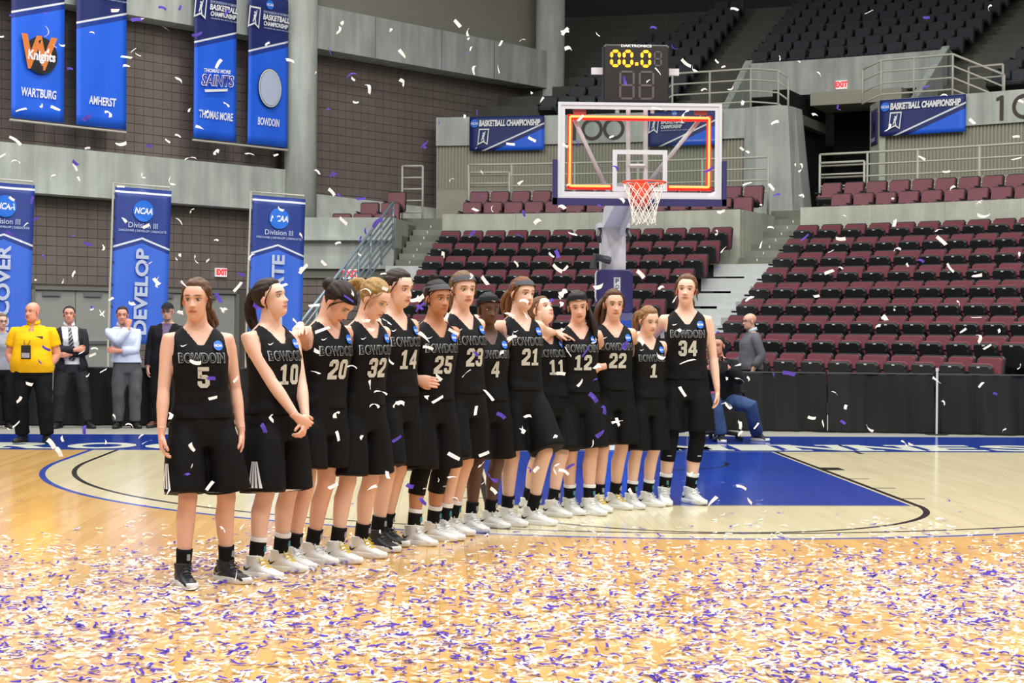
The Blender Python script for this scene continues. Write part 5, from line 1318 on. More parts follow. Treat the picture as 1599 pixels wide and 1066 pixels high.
def shorts(p, hem=.525, stripes=None, wide=1.0, m=None):
    k = p.k; mb = MB()
    SP = np.array([(.80, .18, .135, -.01), (.86, .190, .142, -.012), (.92, .186, .142, -.012), (.97, .174, .132, -.006), (1.02, .160, .122, 0)])
    v = p.torso(SP, 32, 14); mb.add(v.reshape(-1, 3), capped(14, 32))
    axes = {}
    for sd, (hip, kn, an, fd) in p.legs.items():
        zk = kn.z; t = (hip.z-p.tp(hem))/(hip.z-zk) if hip.z-zk > .15 else .92
        t = min(t, 1.0) if hip.z-zk > .3 else .9
        e = hip.lerp(kn, t); c = 1+(p.b-1)*.8
        top = hip+Vector((0, 0, .03))
        mb.add(*tube_np([top, hip.lerp(e, .25)+Vector((sd*.012, 0, 0)), hip.lerp(e, .6)+Vector((sd*.016, 0, 0)), e+Vector((sd*.018, 0, 0))], [(.085*k*c, .11*k*c), (.106*k*c*wide, .132*k*c), (.116*k*c*wide, .138*k*c), (.122*k*c*wide, .142*k*c)], 26, ref=(0, 1, 0))); axes[sd] = (hip, e)
    me = remesh(mb, .012*k, 3, 'shorts'); co, F = mdata(me); bpy.data.meshes.remove(me)
    for i in range(len(co)):
        w = np.clip((p.tp(.98)-co[i, 2])/.5, 0, 1)
        a = math.atan2(co[i, 1], co[i, 0]-.1*math.copysign(1, co[i, 0])); s_ = math.copysign(1, co[i, 0])
        nv = mnoise.noise((co[i, 0]*11+p.H*17, co[i, 1]*11, co[i, 2]*2.4))+.5*math.sin(a*5+s_+p.H*40)
        r = np.array([math.cos(a), math.sin(a)]); co[i, :2] += r*(.012*w*nv)
    # flatten bottom to a hem
    me = from_np('shorts', co, F); p.shorts = obj('shorts', me, m or blk_s, p.root, smooth=True)
    # drawstring waistband
    if stripes:
        bv = BVHTree.FromPolygons([tuple(c) for c in co], F)
        hip, e = axes[stripes]
        for q, (off, mm) in enumerate(((-.034, 'w'), (-.011, 'w'), (.012, 'w'), (.035, 'w'))):
            mb = MB(); V = []
            for i in range(7):
                t = .52+.46*i/6; c = hip.lerp(e, t); sc = .35+.65*i/6
                for d in (-.0075, .0075):
                    o = Vector((c.x+stripes*.6, c.y+.055+(off+d)*1.25*sc*k, c.z)); h = bv.ray_cast(o, Vector((-stripes, 0, 0)))
                    V.append((h[0]+Vector((stripes*.004, 0, 0))) if h[0] else Vector((c.x+stripes*.13, o.y, c.z)))
            F2 = [(2*i, 2*i+1, 2*i+3, 2*i+2) for i in range(6)]; mb.add(V, F2); me = fixn(mb.mesh('side_stripe')); obj('side_stripe', me, white_m, p.shorts)
def knee_sleeves(p, up=.34, dn=.42):
    k = p.k
    for sd, (hip, kn, an, fd) in p.legs.items():
        mb = MB(); pts = [kn.lerp(hip, up), kn.lerp(hip, .15), kn+fd*.004, kn.lerp(an, .15)-fd*.008, kn.lerp(an, dn)-fd*.013]
        mb.tube(pts, [.076*k, .065*k, .0625*k, .0605*k, .0575*k], 20); o = mb.build('knee_sleeve', sock_m, p.root, smooth=True)
        q = kn.lerp(an, dn*.78)+fd*.052*k; s = Vector((fd.y, -fd.x, 0)); mb = MB()
        for d in (-.012, 0, .012): mb.tube([q+s*(d-.005), q+s*d+Vector((0, 0, .008)), q+s*(d+.005)], .0022, 5)
        mb.build('sleeve_mark', white_m, o)
# ---- the team
LIGHT = (226, 178, 154); FAIR = (232, 190, 168); TAN = (188, 132, 96); DARK = (88, 56, 42)
PL = {}
def player(num, label, feet, pu, nu_, H, phi, fphi=None, build=1.0):
    p = Person(label, feet, pu, nu_, H, phi, 'f', build, footphi=fphi, group='team lined up on court'); PL[num] = p; return p
player('5', 'player number 5 at the front end with arms hanging', ((286, 914), (353, 907)), 316, 309, 1.75, 8, (18, 42))
player('10', 'player number 10 with hands clasped looking up', ((399, 900), (437, 890)), 430, 424, 1.76, 42, (50, 52), 1.04)
player('20', 'player number 20 bowing her head, curly dark hair', ((455, 885), (486, 878)), 499, 513, 1.80, 40, (45, 50))
player('32', 'player number 32 with blonde ponytail looking down', ((525, 876), (563, 868)), 561, 573, 1.80, 42, (50, 50))
player('14', 'player number 14 with dark hair and black shoes', ((588, 858), (600, 850)), 614, 617, 1.87, 45, (45, 50))
player('25', 'player number 25 with grey headband and knee sleeves', ((645, 849), (675, 842)), 671, 680, 1.80, 34, (50, 52))
player('23', 'player number 23 with light brown hair and grey headband', ((690, 840), (704, 833)), 720, 721, 1.88, 42, (45, 50))
player('4', 'player number 4 with black headband', ((735, 828), (764, 822)), 760, 761, 1.73, 28, (40, 48))
player('21', 'player number 21 with auburn hair, one knee forward', ((791, 819), (830, 818)), 812, 812, 1.85, 34, (45, 60))
player('11', 'player number 11 tilting her face up', ((823, 801), (862, 805)), 862, 848, 1.74, 34, (40, 48))
player('12', 'player number 12 with long dark ponytail over shoulder', ((889, 801), (919, 802)), 901, 903, 1.77, 20, (35, 42))
player('22', 'player number 22 with brown curly ponytail', ((934, 797), (959, 793)), 955, 957, 1.79, 20, (30, 45))
player('1', 'player number 1, the shortest, standing beside number 34', ((985, 792), (1010, 789)), 1008, 1010, 1.66, 30, (35, 48))
player('34', 'player number 34, the tallest, with knee sleeves', ((1037, 786), (1078, 785)), 1070, 1071, 1.93, 8, (10, 35))
q_ = PL['21']; q_.knees = {-1: q_.Mi @ Vector(ony(852, 704, q_.G.y-.10))}
def wl(p, v): return p.Mi @ Vector(v)
def hug(a, sd, b, bsd, hand='flat', dz=.055, back=.04):
    """a's arm sd lies behind b and its hand rests on b's shoulder bsd"""
    pa, pb = PL[a], PL[b]; t = pb.shoulder_w(bsd); f = Vector((math.sin(pb.phi), -math.cos(pb.phi), 0)); t = t-f*back+Vector((0, 0, dz))
    w = wl(pa, t); set_arm(pa, sd, w, (sd*.2, -1, -.4), hand, palm=(0, .1, -1), fdir=(sd*.8, .75, -.25))
def behind(a, sd, low=False):
    p = PL[a]; S_ = p.shoulder(sd); k = p.k
    set_arm(p, sd, (S_.x+sd*(.02 if low else .30)*k, S_.y-(.24 if low else .30), S_.z-(.36 if low else .10)*k), (sd*.7, -1, -.3) if low else (sd*.2, -1, -.5), 'flat', palm=(0, 1, 0), fdir=(sd*.3 if low else sd, -.3, -.3))
def waist(a, sd, b, bsd, z=1.10, dx=.95):
    pa, pb = PL[a], PL[b]; t = pb.Mw @ Vector((bsd*.185*pb.k, .085, pb.tp(z)))
    set_arm(pa, sd, wl(pa, t), (sd*.6, -.5, -.6), 'flat', palm=wl(pa, pa.G+Vector((.2, .9, 0)))[:], fdir=pa.Mi.to_3x3() @ Vector((dx, -.1, -.15)))
p = PL['5']; arm_down(p, 1, .10, .055); arm_down(p, -1, .02, .075)
p = PL['10']; k = p.k
set_arm(p, 1, (.03, .235, .92*k), (1, -.5, -.3), 'grip', palm=(-.6, -.8, .1), fdir=(-.75, .25, -.62)); set_arm(p, -1, (-.055, .205, .93*k), (-1, -.5, -.3), 'grip', palm=(.5, -.85, 0), fdir=(.45, .3, -.85))
hug('32', 1, '20', 1); behind('20', 1, True); behind('20', -1); behind('32', -1); behind('14', 1)
waist('14', -1, '25', 1); behind('25', 1, True); behind('25', -1); behind('23', 1); behind('23', -1, True)
behind('4', 1, True); behind('4', -1, True); hug('21', 1, '23', -1); hug('21', -1, '11', -1); behind('11', 1, True); behind('11', -1, True)
behind('12', 1); behind('12', -1, True); waist('22', 1, '12', -1, 1.16, -.95); behind('22', -1, True); behind('1', 1, True); behind('1', -1, True); behind('34', 1); arm_down(PL['34'], -1, .04, .07)
HD = {  # head phi, pitch, roll, skin, flush, hair rgb for brows
 '5': (-16, -2, 0, LIGHT, .9, (70, 48, 36)), '10': (58, 14, 4, FAIR, .4, (40, 28, 24)), '20': (58, -46, 0, LIGHT, .6, (36, 26, 22)), '32': (58, -28, 0, FAIR, .8, (130, 100, 60)), '14': (48, -6, 0, FAIR, .6, (44, 32, 28)),
 '25': (34, -3, 0, TAN, .4, (30, 22, 20)), '23': (24, -2, 0, FAIR, .8, (96, 70, 48)), '4': (20, -4, 0, DARK, 0, (16, 13, 12)), '21': (36, 0, -4, FAIR, .8, (92, 54, 30)), '11': (44, 28, -6, FAIR, .6, (92, 62, 42)),
 '12': (6, -10, 6, LIGHT, .7, (38, 28, 24)), '22': (14, -2, 0, LIGHT, .9, (70, 46, 32)), '1': (30, -14, 2, FAIR, .7, (130, 92, 60)), '34': (-4, 3, -3, FAIR, .8, (92, 64, 46))}
SHO = {'5': 'black', '14': 'black', '10': 'yellow', '32': 'yellow', '22': 'yellow'}
STR = {'5': 1, '10': 1, '20': None, '11': 1}
for num, p in PL.items():
    hphi, pit, rol, sk, fl, hc = HD[num]
    build_body(p, sk, hc, hphi, pit, rol, flush=fl, lip=((196, 98, 96) if sk is not DARK else (96, 52, 46)))
    jersey(p, num); shorts(p, hem={'10': .50, '20': .60, '25': .50, '34': .56, '1': .50, '12': .52}.get(num, .53), stripes=STR.get(num))
    add_shoes(p, SHO.get(num, 'white'), cuff=num in ('10', '25', '1', '12', '34', '23'))
for n_ in ('25', '34'): knee_sleeves(PL[n_], .5 if n_ == '25' else .30, .40)
T_ = lambda n, *a, **k: add_hair(PL[n], *a, **k)
T_('5', 'brown', (104, 76, 56), tail=((0, -.11, -.02), (-.03, -.13, -.09), (-.05, -.12, -.17), .045), loose=22)
T_('10', 'dark_brown', (52, 36, 30), tail=((0, -.12, .055), (0, -.165, -.03), (0, -.15, -.19), .055), loose=4)
T_('20', 'near_black', (46, 34, 28), bun=((0, -.115, .03), .052), band='black', loose=8, thick=.016)
T_('32', 'blonde', (176, 140, 84), tail=((0, -.125, .05), (0, -.165, .0), (0, -.155, -.12), .05), loose=8)
T_('14', 'dark_brown2', (58, 44, 38), tail=((0, -.11, .0), (0, -.14, -.06), (0, -.12, -.17), .045), loose=6)
T_('25', 'black_brown', (40, 30, 26), bun=((0, -.055, .135), .036), band='grey', loose=4)
T_('23', 'light_brown', (124, 94, 64), tail=((0, -.12, .04), (0, -.15, -.03), (0, -.13, -.16), .045), band='grey', loose=6)
T_('4', 'black', (18, 16, 16), bun=((0, -.10, .03), .035), band='black')
T_('21', 'auburn', (128, 80, 48), tail=((0, -.12, .03), (.02, -.15, -.05), (.03, -.12, -.18), .055), band='grey', loose=12)
T_('11', 'chestnut', (124, 86, 58), tail=((0, -.12, .02), (.02, -.14, -.07), (.03, -.10, -.20), .05), loose=6)
T_('12', 'dark_brown3', (44, 32, 28), tail=((-.05, -.095, -.01), (-.105, -.02, -.11), (-.10, .045, -.27), .05), band='black', loose=4)
T_('22', 'mid_brown', (92, 62, 44), tail=((.03, -.12, .04), (.075, -.12, -.05), (.085, -.10, -.17), .065), loose=8)
T_('1', 'dark_blonde', (150, 110, 72), tail=((.02, -.12, .05), (.04, -.15, -.02), (.04, -.13, -.14), .04), loose=8)
T_('34', 'brown2', (116, 84, 60), tail=((0, -.11, -.01), (-.03, -.13, -.06), (-.03, -.12, -.12), .04), loose=18)
# ---- bystanders
MT = TORSO.copy()
def trousers(p, m, hem=.10, loose=1.):
    k = p.k; mb = MB(); SP = np.array([(.80, .17, .125, -.01), (.86, .176, .132, -.012), (.92, .172, .130, -.01), (.98, .160, .122, -.004), (1.03, .150, .116, 0)])
    v = p.torso(SP, 28, 12); mb.add(v.reshape(-1, 3), capped(12, 28)); c = 1+(p.b-1)*.75
    for sd, (hip, kn, an, fd) in p.legs.items():
        mb.add(*tube_np([hip+Vector((0, 0, .03)), hip.lerp(kn, .3), hip.lerp(kn, .7), kn+fd*.004, kn.lerp(an, .35)-fd*.006, kn.lerp(an, .75), kn.lerp(an, 1.0-hem*.3)], [r*k*c*loose for r in (.09, .102, .090, .082, .080, .074, .072)], 18))
    if abs(p.dz) < .2: v, f = uv_sphere((0, -.01, p.tp(.815)), (.11*k*c, .105*k*c, .10*k), 16, 12); mb.add(v, f)
    me = remesh(mb, .014*k, 3, 'trousers'); co, F = mdata(me); bpy.data.meshes.remove(me); co = fold_disp(co, .014, p.H, 10, .6)
    return obj('trousers', from_np('trousers', co, F), m, p.root, smooth=True)
def shirt(p, m, name='shirt', off=.012, hem=.93, sleeve=.6, cut=None, top=1.468, flare=0., amp=.010, cap=True):
    """torso shell with sleeves; sleeve: 0..1 upper arm, 1..2 to the wrist"""
    k = p.k; prof = TORSO.copy(); prof[:, 1] += np.interp(prof[:, 0], [.9, 1.1, 1.3, 1.45, 1.5], [off+flare, off+.014, off+.004, off, off*.6]); prof[:, 2] += np.interp(prof[:, 0], [.9, 1.1, 1.3, 1.45, 1.5], [off+flare, off+.012, off+.002, off, off*.6])
    n, nz = 72, 48; V = p.torso(prof, n, nz, zmin=hem, zmax=top); zn = np.linspace(hem, top, nz); co = V.reshape(-1, 3); F = []
    X = (V[:, :, 0]-np.array([p.cz(z)[0] for z in zn])[:, None])/k; Yl = (V[:, :, 1]-np.array([p.cz(z)[1] for z in zn])[:, None])/k
    for j in range(nz-1):
        for i in range(n):
            if cut and any(cut(X[a, b % n], Yl[a, b % n], zn[a]) for a, b in ((j, i), (j, i+1), (j+1, i), (j+1, i+1))): continue
            F.append((j*n+i, j*n+(i+1) % n, (j+1)*n+(i+1) % n, (j+1)*n+i))
    co = fold_disp(co, amp, p.H*3, 9, .8); mb = MB(); mb.add(co, F)
    for sd, (S_, E, W_) in p.arms.items():
        c = (1+(p.b-1)*.8)*1.12; r0 = [(.0535, 0.), (.0545, .2), (.052, .55), (.050, .85), (.047, 1.0), (.049, 1.15), (.046, 1.5), (.036, 1.9), (.034, 2.0)]
        inn = Vector((S_.x-sd*.06*k, S_.y, S_.z+.004*k)); pts = [inn]; rr = [.050*k*c]
        for r, t in r0:
            if t > sleeve+.001: break
            pts.append(S_.lerp(E, t) if t <= 1 else E.lerp(W_, t-1)); rr.append((r+off*.35)*k*c)
        pts.append(S_.lerp(E, sleeve) if sleeve <= 1 else E.lerp(W_, sleeve-1)); rr.append(rr[-1]*1.0)
        mb.add(*tube_np(pts, rr, 16))
    me = mb.mesh(name); o = obj(name, me, m, p.root, smooth=True); return o
def collar(p, m, r=.066, z=1.475, h=.045, parent=None):
    cx, cy = p.cz(z); k = p.k; pts = [Vector((cx+r*k*math.sin(a), cy-.018*k+r*.95*k*math.cos(a), p.tp(z)+.012*k-abs(a)*0-.02*k*math.cos(a))) for a in np.linspace(.35, 2*math.pi-.35, 22)]
    mb = MB(); V = [];
    for q in pts: V += [q, q+Vector((0, 0, h*k)), q+Vector((0, 0, h*k))+(q-Vector((cx, cy, q.z)))*.10, q+(q-Vector((cx, cy, q.z)))*.32-Vector((0, 0, .004))]
    F = []
    for i in range(len(pts)-1):
        for j in range(3): F.append((4*i+j, 4*i+4+j, 4*i+5+j, 4*i+1+j))
    mb.add(V, F); o = mb.build('collar', m, parent or p.root, smooth=True); o.modifiers.new('t', 'SOLIDIFY').thickness = .003; return o
def glasses(p):
    mb = MB(); M_ = p.Mh
    for sx in (-1, 1):
        mb.tube([M_ @ Vector((sx*.031+.019*math.cos(a), .094, .002+.015*math.sin(a))) for a in np.linspace(0, 2*math.pi, 17)], .0022, 5); mb.tube([M_ @ Vector((sx*.050, .093, .006)), M_ @ Vector((sx*.074, .06, .008)), M_ @ Vector((sx*.080, -.01, .004))], .002, 5)
    mb.tube([M_ @ Vector((-.012, .096, .004)), M_ @ Vector((.012, .096, .004))], .002, 5); return mb.build('glasses', prt['black'], p.root)
def facing_patch(p, prof_off, x, z, w, h, name, m, parent, lift=.004):
    zz = z; a = np.interp(zz, TORSO[:, 0], TORSO[:, 1])*p.k*p.bw(zz)+prof_off*p.k; b = np.interp(zz, TORSO[:, 0], TORSO[:, 2])*p.k*p.bd(zz)+prof_off*p.k; yo = np.interp(zz, TORSO[:, 0], TORSO[:, 3])*p.k+p.byo(zz); cx, cy = p.cz(zz)
    q = min(.97, abs(x)/a); y = b*(1-q**2.4)**(1/2.4)+yo+cy+lift; mb = MB(); mb.box((cx+x, y, p.tp(z)), (w, .008, h)); return mb.build(name, m, parent), Vector((cx+x, y, p.tp(z)))
RUD = (214, 150, 126); PALE = (220, 172, 150)
# man in yellow polo
p = Person('heavy man in yellow polo shirt with hands in pockets', ((36, 690), (73, 691)), 50, 52, 1.74, -12, 'm', 1.26, footphi=(-30, 15)); p.belly = .34; k = p.k
for sd in (1, -1): set_arm(p, sd, (sd*.175, .03, .895*k), (sd*1, -.5, 0), 'relax', palm=(-sd, 0, 0), fdir=(-sd*.2, .25, -1))
build_body(p, RUD, (120, 96, 80), -38, 2, 0, flush=.8); trousers(p, cloth_mat('trouser_black', (20, 20, 22))); yel = cloth_mat('polo_yellow', (236, 184, 24)); sh = shirt(p, yel, 'polo_shirt', .020, .885, .62, cut=lambda x, y, z: y > 0 and z > 1.40+abs(x)*3.2, amp=.006)
collar(p, yel); add_shoes(p, 'dress', socks=False)
bg, q = facing_patch(p, .02, .03, 1.14, .115, .165, 'badge', prt['black'], sh, .05); mb = MB(); cx, cy = p.cz(1.47)
facing_patch(p, .02, .03, 1.10, .095, .06, 'badge_picture', prt['grey'], bg, .056)
for s in (-1, 1): mb.tube([(cx+s*.07, cy-.02, p.tp(1.50)), (cx+s*.075, cy+.06, p.tp(1.44)), (cx+.03+s*.045, cy+.15, p.tp(1.32)), (q.x+s*.02, q.y, q.z+.085)], .0035, 5)
mb.build('lanyard', prt['black'], sh); facing_patch(p, .024, -.11, 1.32, .085, .03, 'chest_lettering', prt['brown'], sh, .004)
# man in dark suit
p = Person('man in dark suit and striped tie with folded hands', ((92, 668), (136, 668)), 112, 108, 1.72, 4, 'm', 1.05, footphi=(-20, 30)); k = p.k
set_arm(p, 1, (-.03, .22, 1.12*k), (1, -.5, -.2), 'grip', palm=(-.3, -1, 0), fdir=(-1, .15, .1)); set_arm(p, -1, (.03, .19, 1.06*k), (-1, -.5, -.2), 'relax', palm=(.3, -1, 0), fdir=(1, .1, -.1))
build_body(p, RUD, (44, 34, 28), -2, 6, 0, flush=.5); add_hair(p, 'short_dark', (48, 38, 32), style='short', thick=.012)
trousers(p, cloth_mat('trouser_charcoal', (46, 46, 50))); ws = shirt(p, cloth_mat('shirt_white', (228, 230, 232)), 'dress_shirt', .010, .93, .3); collar(p, MATS['cloth_shirt_white'], parent=ws)
shirt(p, cloth_mat('suit_dark', (40, 41, 47)), 'suit_jacket', .024, .80, 1.94, cut=lambda x, y, z: y > .02 and abs(x) < .105 and (z > 1.00 or abs(x) < .09), flare=.02)
mb = MB(); cx, cy = p.cz(1.4)
tie = [(1.455, .018), (1.42, .022), (1.30, .030), (1.10, .042), (.98, .040)]; V = []
for z, w in tie:
    b = np.interp(z, TORSO[:, 0], TORSO[:, 2])*k*p.b+.030; yo = np.interp(z, TORSO[:, 0], TORSO[:, 3])*k; c = p.cz(z)
    for s in (-1, 1): V += [(c[0]+s*w, c[1]+b+yo, p.tp(z)), (c[0]+s*w, c[1]+b+yo-.008, p.tp(z))]
F = []
for i in range(len(tie)-1): F += [(4*i, 4*i+2, 4*i+6, 4*i+4), (4*i+1, 4*i+5, 4*i+7, 4*i+3), (4*i, 4*i+4, 4*i+5, 4*i+1), (4*i+2, 4*i+3, 4*i+7, 4*i+6)]
mb.add(V, F); tm = mat('tie_striped', (52, 54, 62), .5)
n, L, op, mixc = shader_ops(tm); g = n.new('ShaderNodeTexCoord'); sp = n.new('ShaderNodeSeparateXYZ'); L.new(g.outputs['Object'], sp.inputs[0]); st = op('GREATER_THAN', op('SINE', op('MULTIPLY', op('ADD', sp.outputs[0], sp.outputs[2]), 110.)), .3); L.new(mixc(st, (44, 46, 54), (150, 154, 162)), n['Principled BSDF'].inputs['Base Color'])
fixn(mb.build('necktie', tm, ws).data); add_shoes(p, 'dress', socks=False)
# man in pale blue shirt
p = Person('man in pale blue shirt with a finger at his lips', ((185, 668), (211, 668)), 198, 191, 1.71, 4, 'm', 1.10, footphi=(-15, 20)); p.belly = .10; k = p.k
set_arm(p, 1, (-.005, .150, 1.445*k), (.7, .4, -1), 'grip', palm=(-.3, -1, 0), fdir=(-.12, -.1, 1)); set_arm(p, -1, (.115, .185, 1.12*k), (-1, -.2, -.5), 'flat', palm=(0, -1, 0), fdir=(1, .05, .05))
build_body(p, RUD, (50, 38, 30), -2, -2, 0, flush=.6); add_hair(p, 'short_dark2', (62, 46, 38), style='short', thick=.012)
trousers(p, cloth_mat('trouser_grey', (84, 84, 88)), loose=1.05); bs = shirt(p, cloth_mat('shirt_blue', (196, 206, 228)), 'dress_shirt', .022, .955, 1.86, cut=lambda x, y, z: y > 0 and z > 1.43+abs(x)*1.5); collar(p, MATS['cloth_shirt_blue'], parent=bs)
mb = MB(); v = p.torso(TORSO, 28, 2, .022, .022, .965, .995); mb.add(v.reshape(-1, 3), capped(2, 28)); mb.build('belt', prt['black'], p.root, smooth=True); add_shoes(p, 'dress', socks=False)
# man in cap
p = Person('grey-bearded man in black cap behind number 5', ((240, 667), (266, 667)), 256, 262, 1.77, -8, 'm', 1.06, footphi=(-20, 10)); arm_down(p, 1, .03, .07); arm_down(p, -1, .03, .07)
build_body(p, (206, 160, 140), (120, 112, 104), -14, -2, 0, flush=.5); trousers(p, MATS['cloth_trouser_black']); ib = shirt(p, cloth_mat('shirt_plum', (110, 92, 120)), 'shirt', .008, .95, .3); shirt(p, cloth_mat('jacket_black', (26, 26, 30)), 'jacket', .024, .84, 1.92, cut=lambda x, y, z: y > .02 and z > 1.22 and abs(x) < (z-1.22)*.26)
add_shoes(p, 'brown', socks=False); glasses(p)
HPm, nu, nv = HEADS['m']; dn = HPm-np.array([0, -.005, 0]); dn /= np.linalg.norm(dn, axis=1)[:, None]; kp = HPm[:, 2] > .048-.10*(.09-HPm[:, 1]); Q = HPm+dn*.014; A = np.array(p.Mh); Q = Q@A[:3, :3].T+A[:3, 3]
Fc = [q for q in grid_faces(nu, nv) if all(kp[i] for i in q)]; me = from_np('cap', Q, Fc); cp = obj('cap', me, cloth_mat('cap_black', (36, 36, 40)), p.root, smooth=True)
mb = MB(); V = [];
for t in np.linspace(-1, 1, 13):
    V += [p.Mh @ Vector((t*.066, .088-.035*t*t*1.2, .056)), p.Mh @ Vector((t*.056, .158-.055*t*t, .040+.006*(1-t*t)))]
mb.add(V, [(2*i, 2*i+1, 2*i+3, 2*i+2) for i in range(12)]); o = mb.build('cap_brim', MATS['cloth_cap_black'], cp); o.modifiers.new('t', 'SOLIDIFY').thickness = .004
mb = MB(); v, f = uv_sphere((0, .040, -.092), (.050, .046, .030), 16, 10); v = v@A[:3, :3].T+A[:3, 3]; mb.add(v, f); mb.build('beard', hair_mat('beard_grey', (150, 142, 134)), p.root, smooth=True)
# woman at the left edge
p = Person('woman in grey top cut by the left edge', ((-10, 668), (12, 668)), 0, 2, 1.60, 10, 'f', 1.18, footphi=(0, 15)); arm_down(p, 1, .03, .07); arm_down(p, -1, .03, .07)
build_body(p, PALE, (120, 96, 76), 20, 0, 0, flush=.6); add_hair(p, 'short_brown', (138, 112, 86), style='short', thick=.02); trousers(p, MATS['cloth_trouser_black']); shirt(p, cloth_mat('top_grey', (150, 152, 160)), 'top', .02, .90, 1.8); glasses(p); add_shoes(p, 'dress', socks=False)
# man behind the drape
gy = 4.75; gx = ony(1172, 560, gy)[0]; Hh = float(ony(1163, 488, gy)[2])+.01
p = Person('bald man in grey pullover walking left behind the drape', None, 0, 0, Hh, -72, 'm', 1.10, world=((gx-.02, gy-.10), (gx+.05, gy+.10), (gx, gy)), footphi=(-72, -72)); p.belly = .18
S1 = p.shoulder(1); set_arm(p, 1, (S1.x+.03, .19, .93*p.k), (.3, -1, 0), 'relax', palm=(-1, 0, 0), fdir=(0, .3, -1)); set_arm(p, -1, (p.shoulder(-1).x-.03, .03, .88*p.k), (-.3, -1, 0), 'relax', palm=(1, 0, 0), fdir=(0, .15, -1))
build_body(p, (204, 158, 134), (110, 100, 90), -62, -2, 0, flush=.5); trousers(p, MATS['cloth_trouser_black']); gs = shirt(p, cloth_mat('pullover_grey', (92, 92, 98)), 'pullover', .022, .90, 1.80); collar(p, mat('collar_pale', (176, 190, 204), .7), parent=gs); glasses(p); add_shoes(p, 'dress', socks=False)
# seated cameraman on an office chair
cyw = 1.95; cxw = float(ony(1128, 640, 1.8)[0]); fR = onz(1126, 690); fL = onz(1182, 688)
p = Person('cameraman in blue jeans seated beside the basket', None, 0, 0, 1.76, -12, 'm', 1.12, seated=.50, world=((fR[0], fR[1]), (fL[0], fL[1]), (cxw, cyw)), footphi=(10, 45))
p.G = Vector((cxw, cyw, 0)); p.root.location = p.G; p.Mw = Matrix.Translation(p.G) @ p.R; p.Mi = p.Mw.inverted(); p.fR = p.Mi @ Vector((fR[0], fR[1], 0)); p.fL = p.Mi @ Vector((fL[0], fL[1], 0)); p.lean = np.array([.02, .05])
kR = P_at(1116, 628, 1.52); kL = P_at(1172, 632, 1.50); p.knees = {1: p.Mi @ Vector(kR), -1: p.Mi @ Vector(kL)}
set_arm(p, 1, (.06, .34, .98), (.8, -.2, -1), 'grip', palm=(0, 0, 1), fdir=(-.4, .8, .3)); set_arm(p, -1, (-.14, .32, .98), (-.8, -.2, -1), 'grip', palm=(.6, 0, .6), fdir=(.5, .7, .3))
build_body(p, RUD, (60, 48, 40), -18, -4, 0, flush=.5); add_hair(p, 'short_dark3', (54, 44, 38), style='short', thick=.014)
trousers(p, cloth_mat('denim', (60, 80, 120), .85, .12)); shirt(p, MATS['cloth_jacket_black'], 'jacket', .026, .93, 1.8); facing_patch(p, .03, .06, 1.02, .05, .04, 'badge', mat('badge_pink', (226, 110, 160), .6), p.root, .03); add_shoes(p, 'black', socks=False)
ch = empty('office_chair', (cxw, cyw+.02, 0), p.th, label='black office chair under the seated cameraman', cat='chair'); ck = mat('chair_black', (24, 24, 26), .6)
mb = MB(); v, f = rbox((0, 0, 0), (.50, .48, .07), .03); mb.add([(x, y, z+.415) for x, y, z in v], f); mb.build('seat', ck, ch)
mb = MB(); v, f = rbox((0, -.27, .80), (.44, .06, .46), .06); mb.add(v, f); mb.box((0, -.27, .52), (.07, .04, .2)); mb.build('backrest', ck, ch)
mb = MB(); mb.tube([(0, 0, .10), (0, 0, .38)], .03, 10); mb.build('gas_post', ck, ch)
for sx in (-1, 1): mb = MB(); mb.tube([(sx*.25, -.1, .40), (sx*.29, -.1, .50), (sx*.29, -.1, .62)], .016, 8); mb.box((sx*.29, -.04, .63), (.06, .24, .03)); mb.build('armrest', ck, ch)
for i in range(5):
    a = 2*math.pi*i/5+.3; mb = MB(); mb.tube([(0, 0, .11), (.30*math.cos(a), .30*math.sin(a), .075)], [.03, .018], 8); lg = mb.build('base_arm', ck, ch)
    mb = MB(); c = Vector((.31*math.cos(a), .31*math.sin(a), .03)); d = Vector((-math.sin(a), math.cos(a), 0))*.02; mb.tube([c-d, c+d], .03, 12); mb.build('caster', prt['black'], lg)
vc = empty('video_camera', P_at(1126, 572, 1.45), p.th, label='black video camera held by the seated cameraman', cat='camera')
mb = MB(); v, f = rbox((0, 0, 0), (.13, .26, .15), .02); mb.add(v, f); mb.build('camera_body', ck, vc)
mb = MB(); mb.tube([(0, .13, 0), (0, .22, 0), (0, .26, 0)], [.045, .05, .06], 16); mb.build('lens', prt['black'], vc)
mb = MB(); mb.tube([(0, -.08, .075), (0, -.06, .12), (0, .08, .12), (0, .10, .075)], .012, 8); mb.build('top_handle', ck, vc)
mb = MB(); mb.box((.08, -.02, .07), (.05, .1, .05)); mb.build('viewfinder', ck, vc)
bpy.data.scenes.remove(REMS)
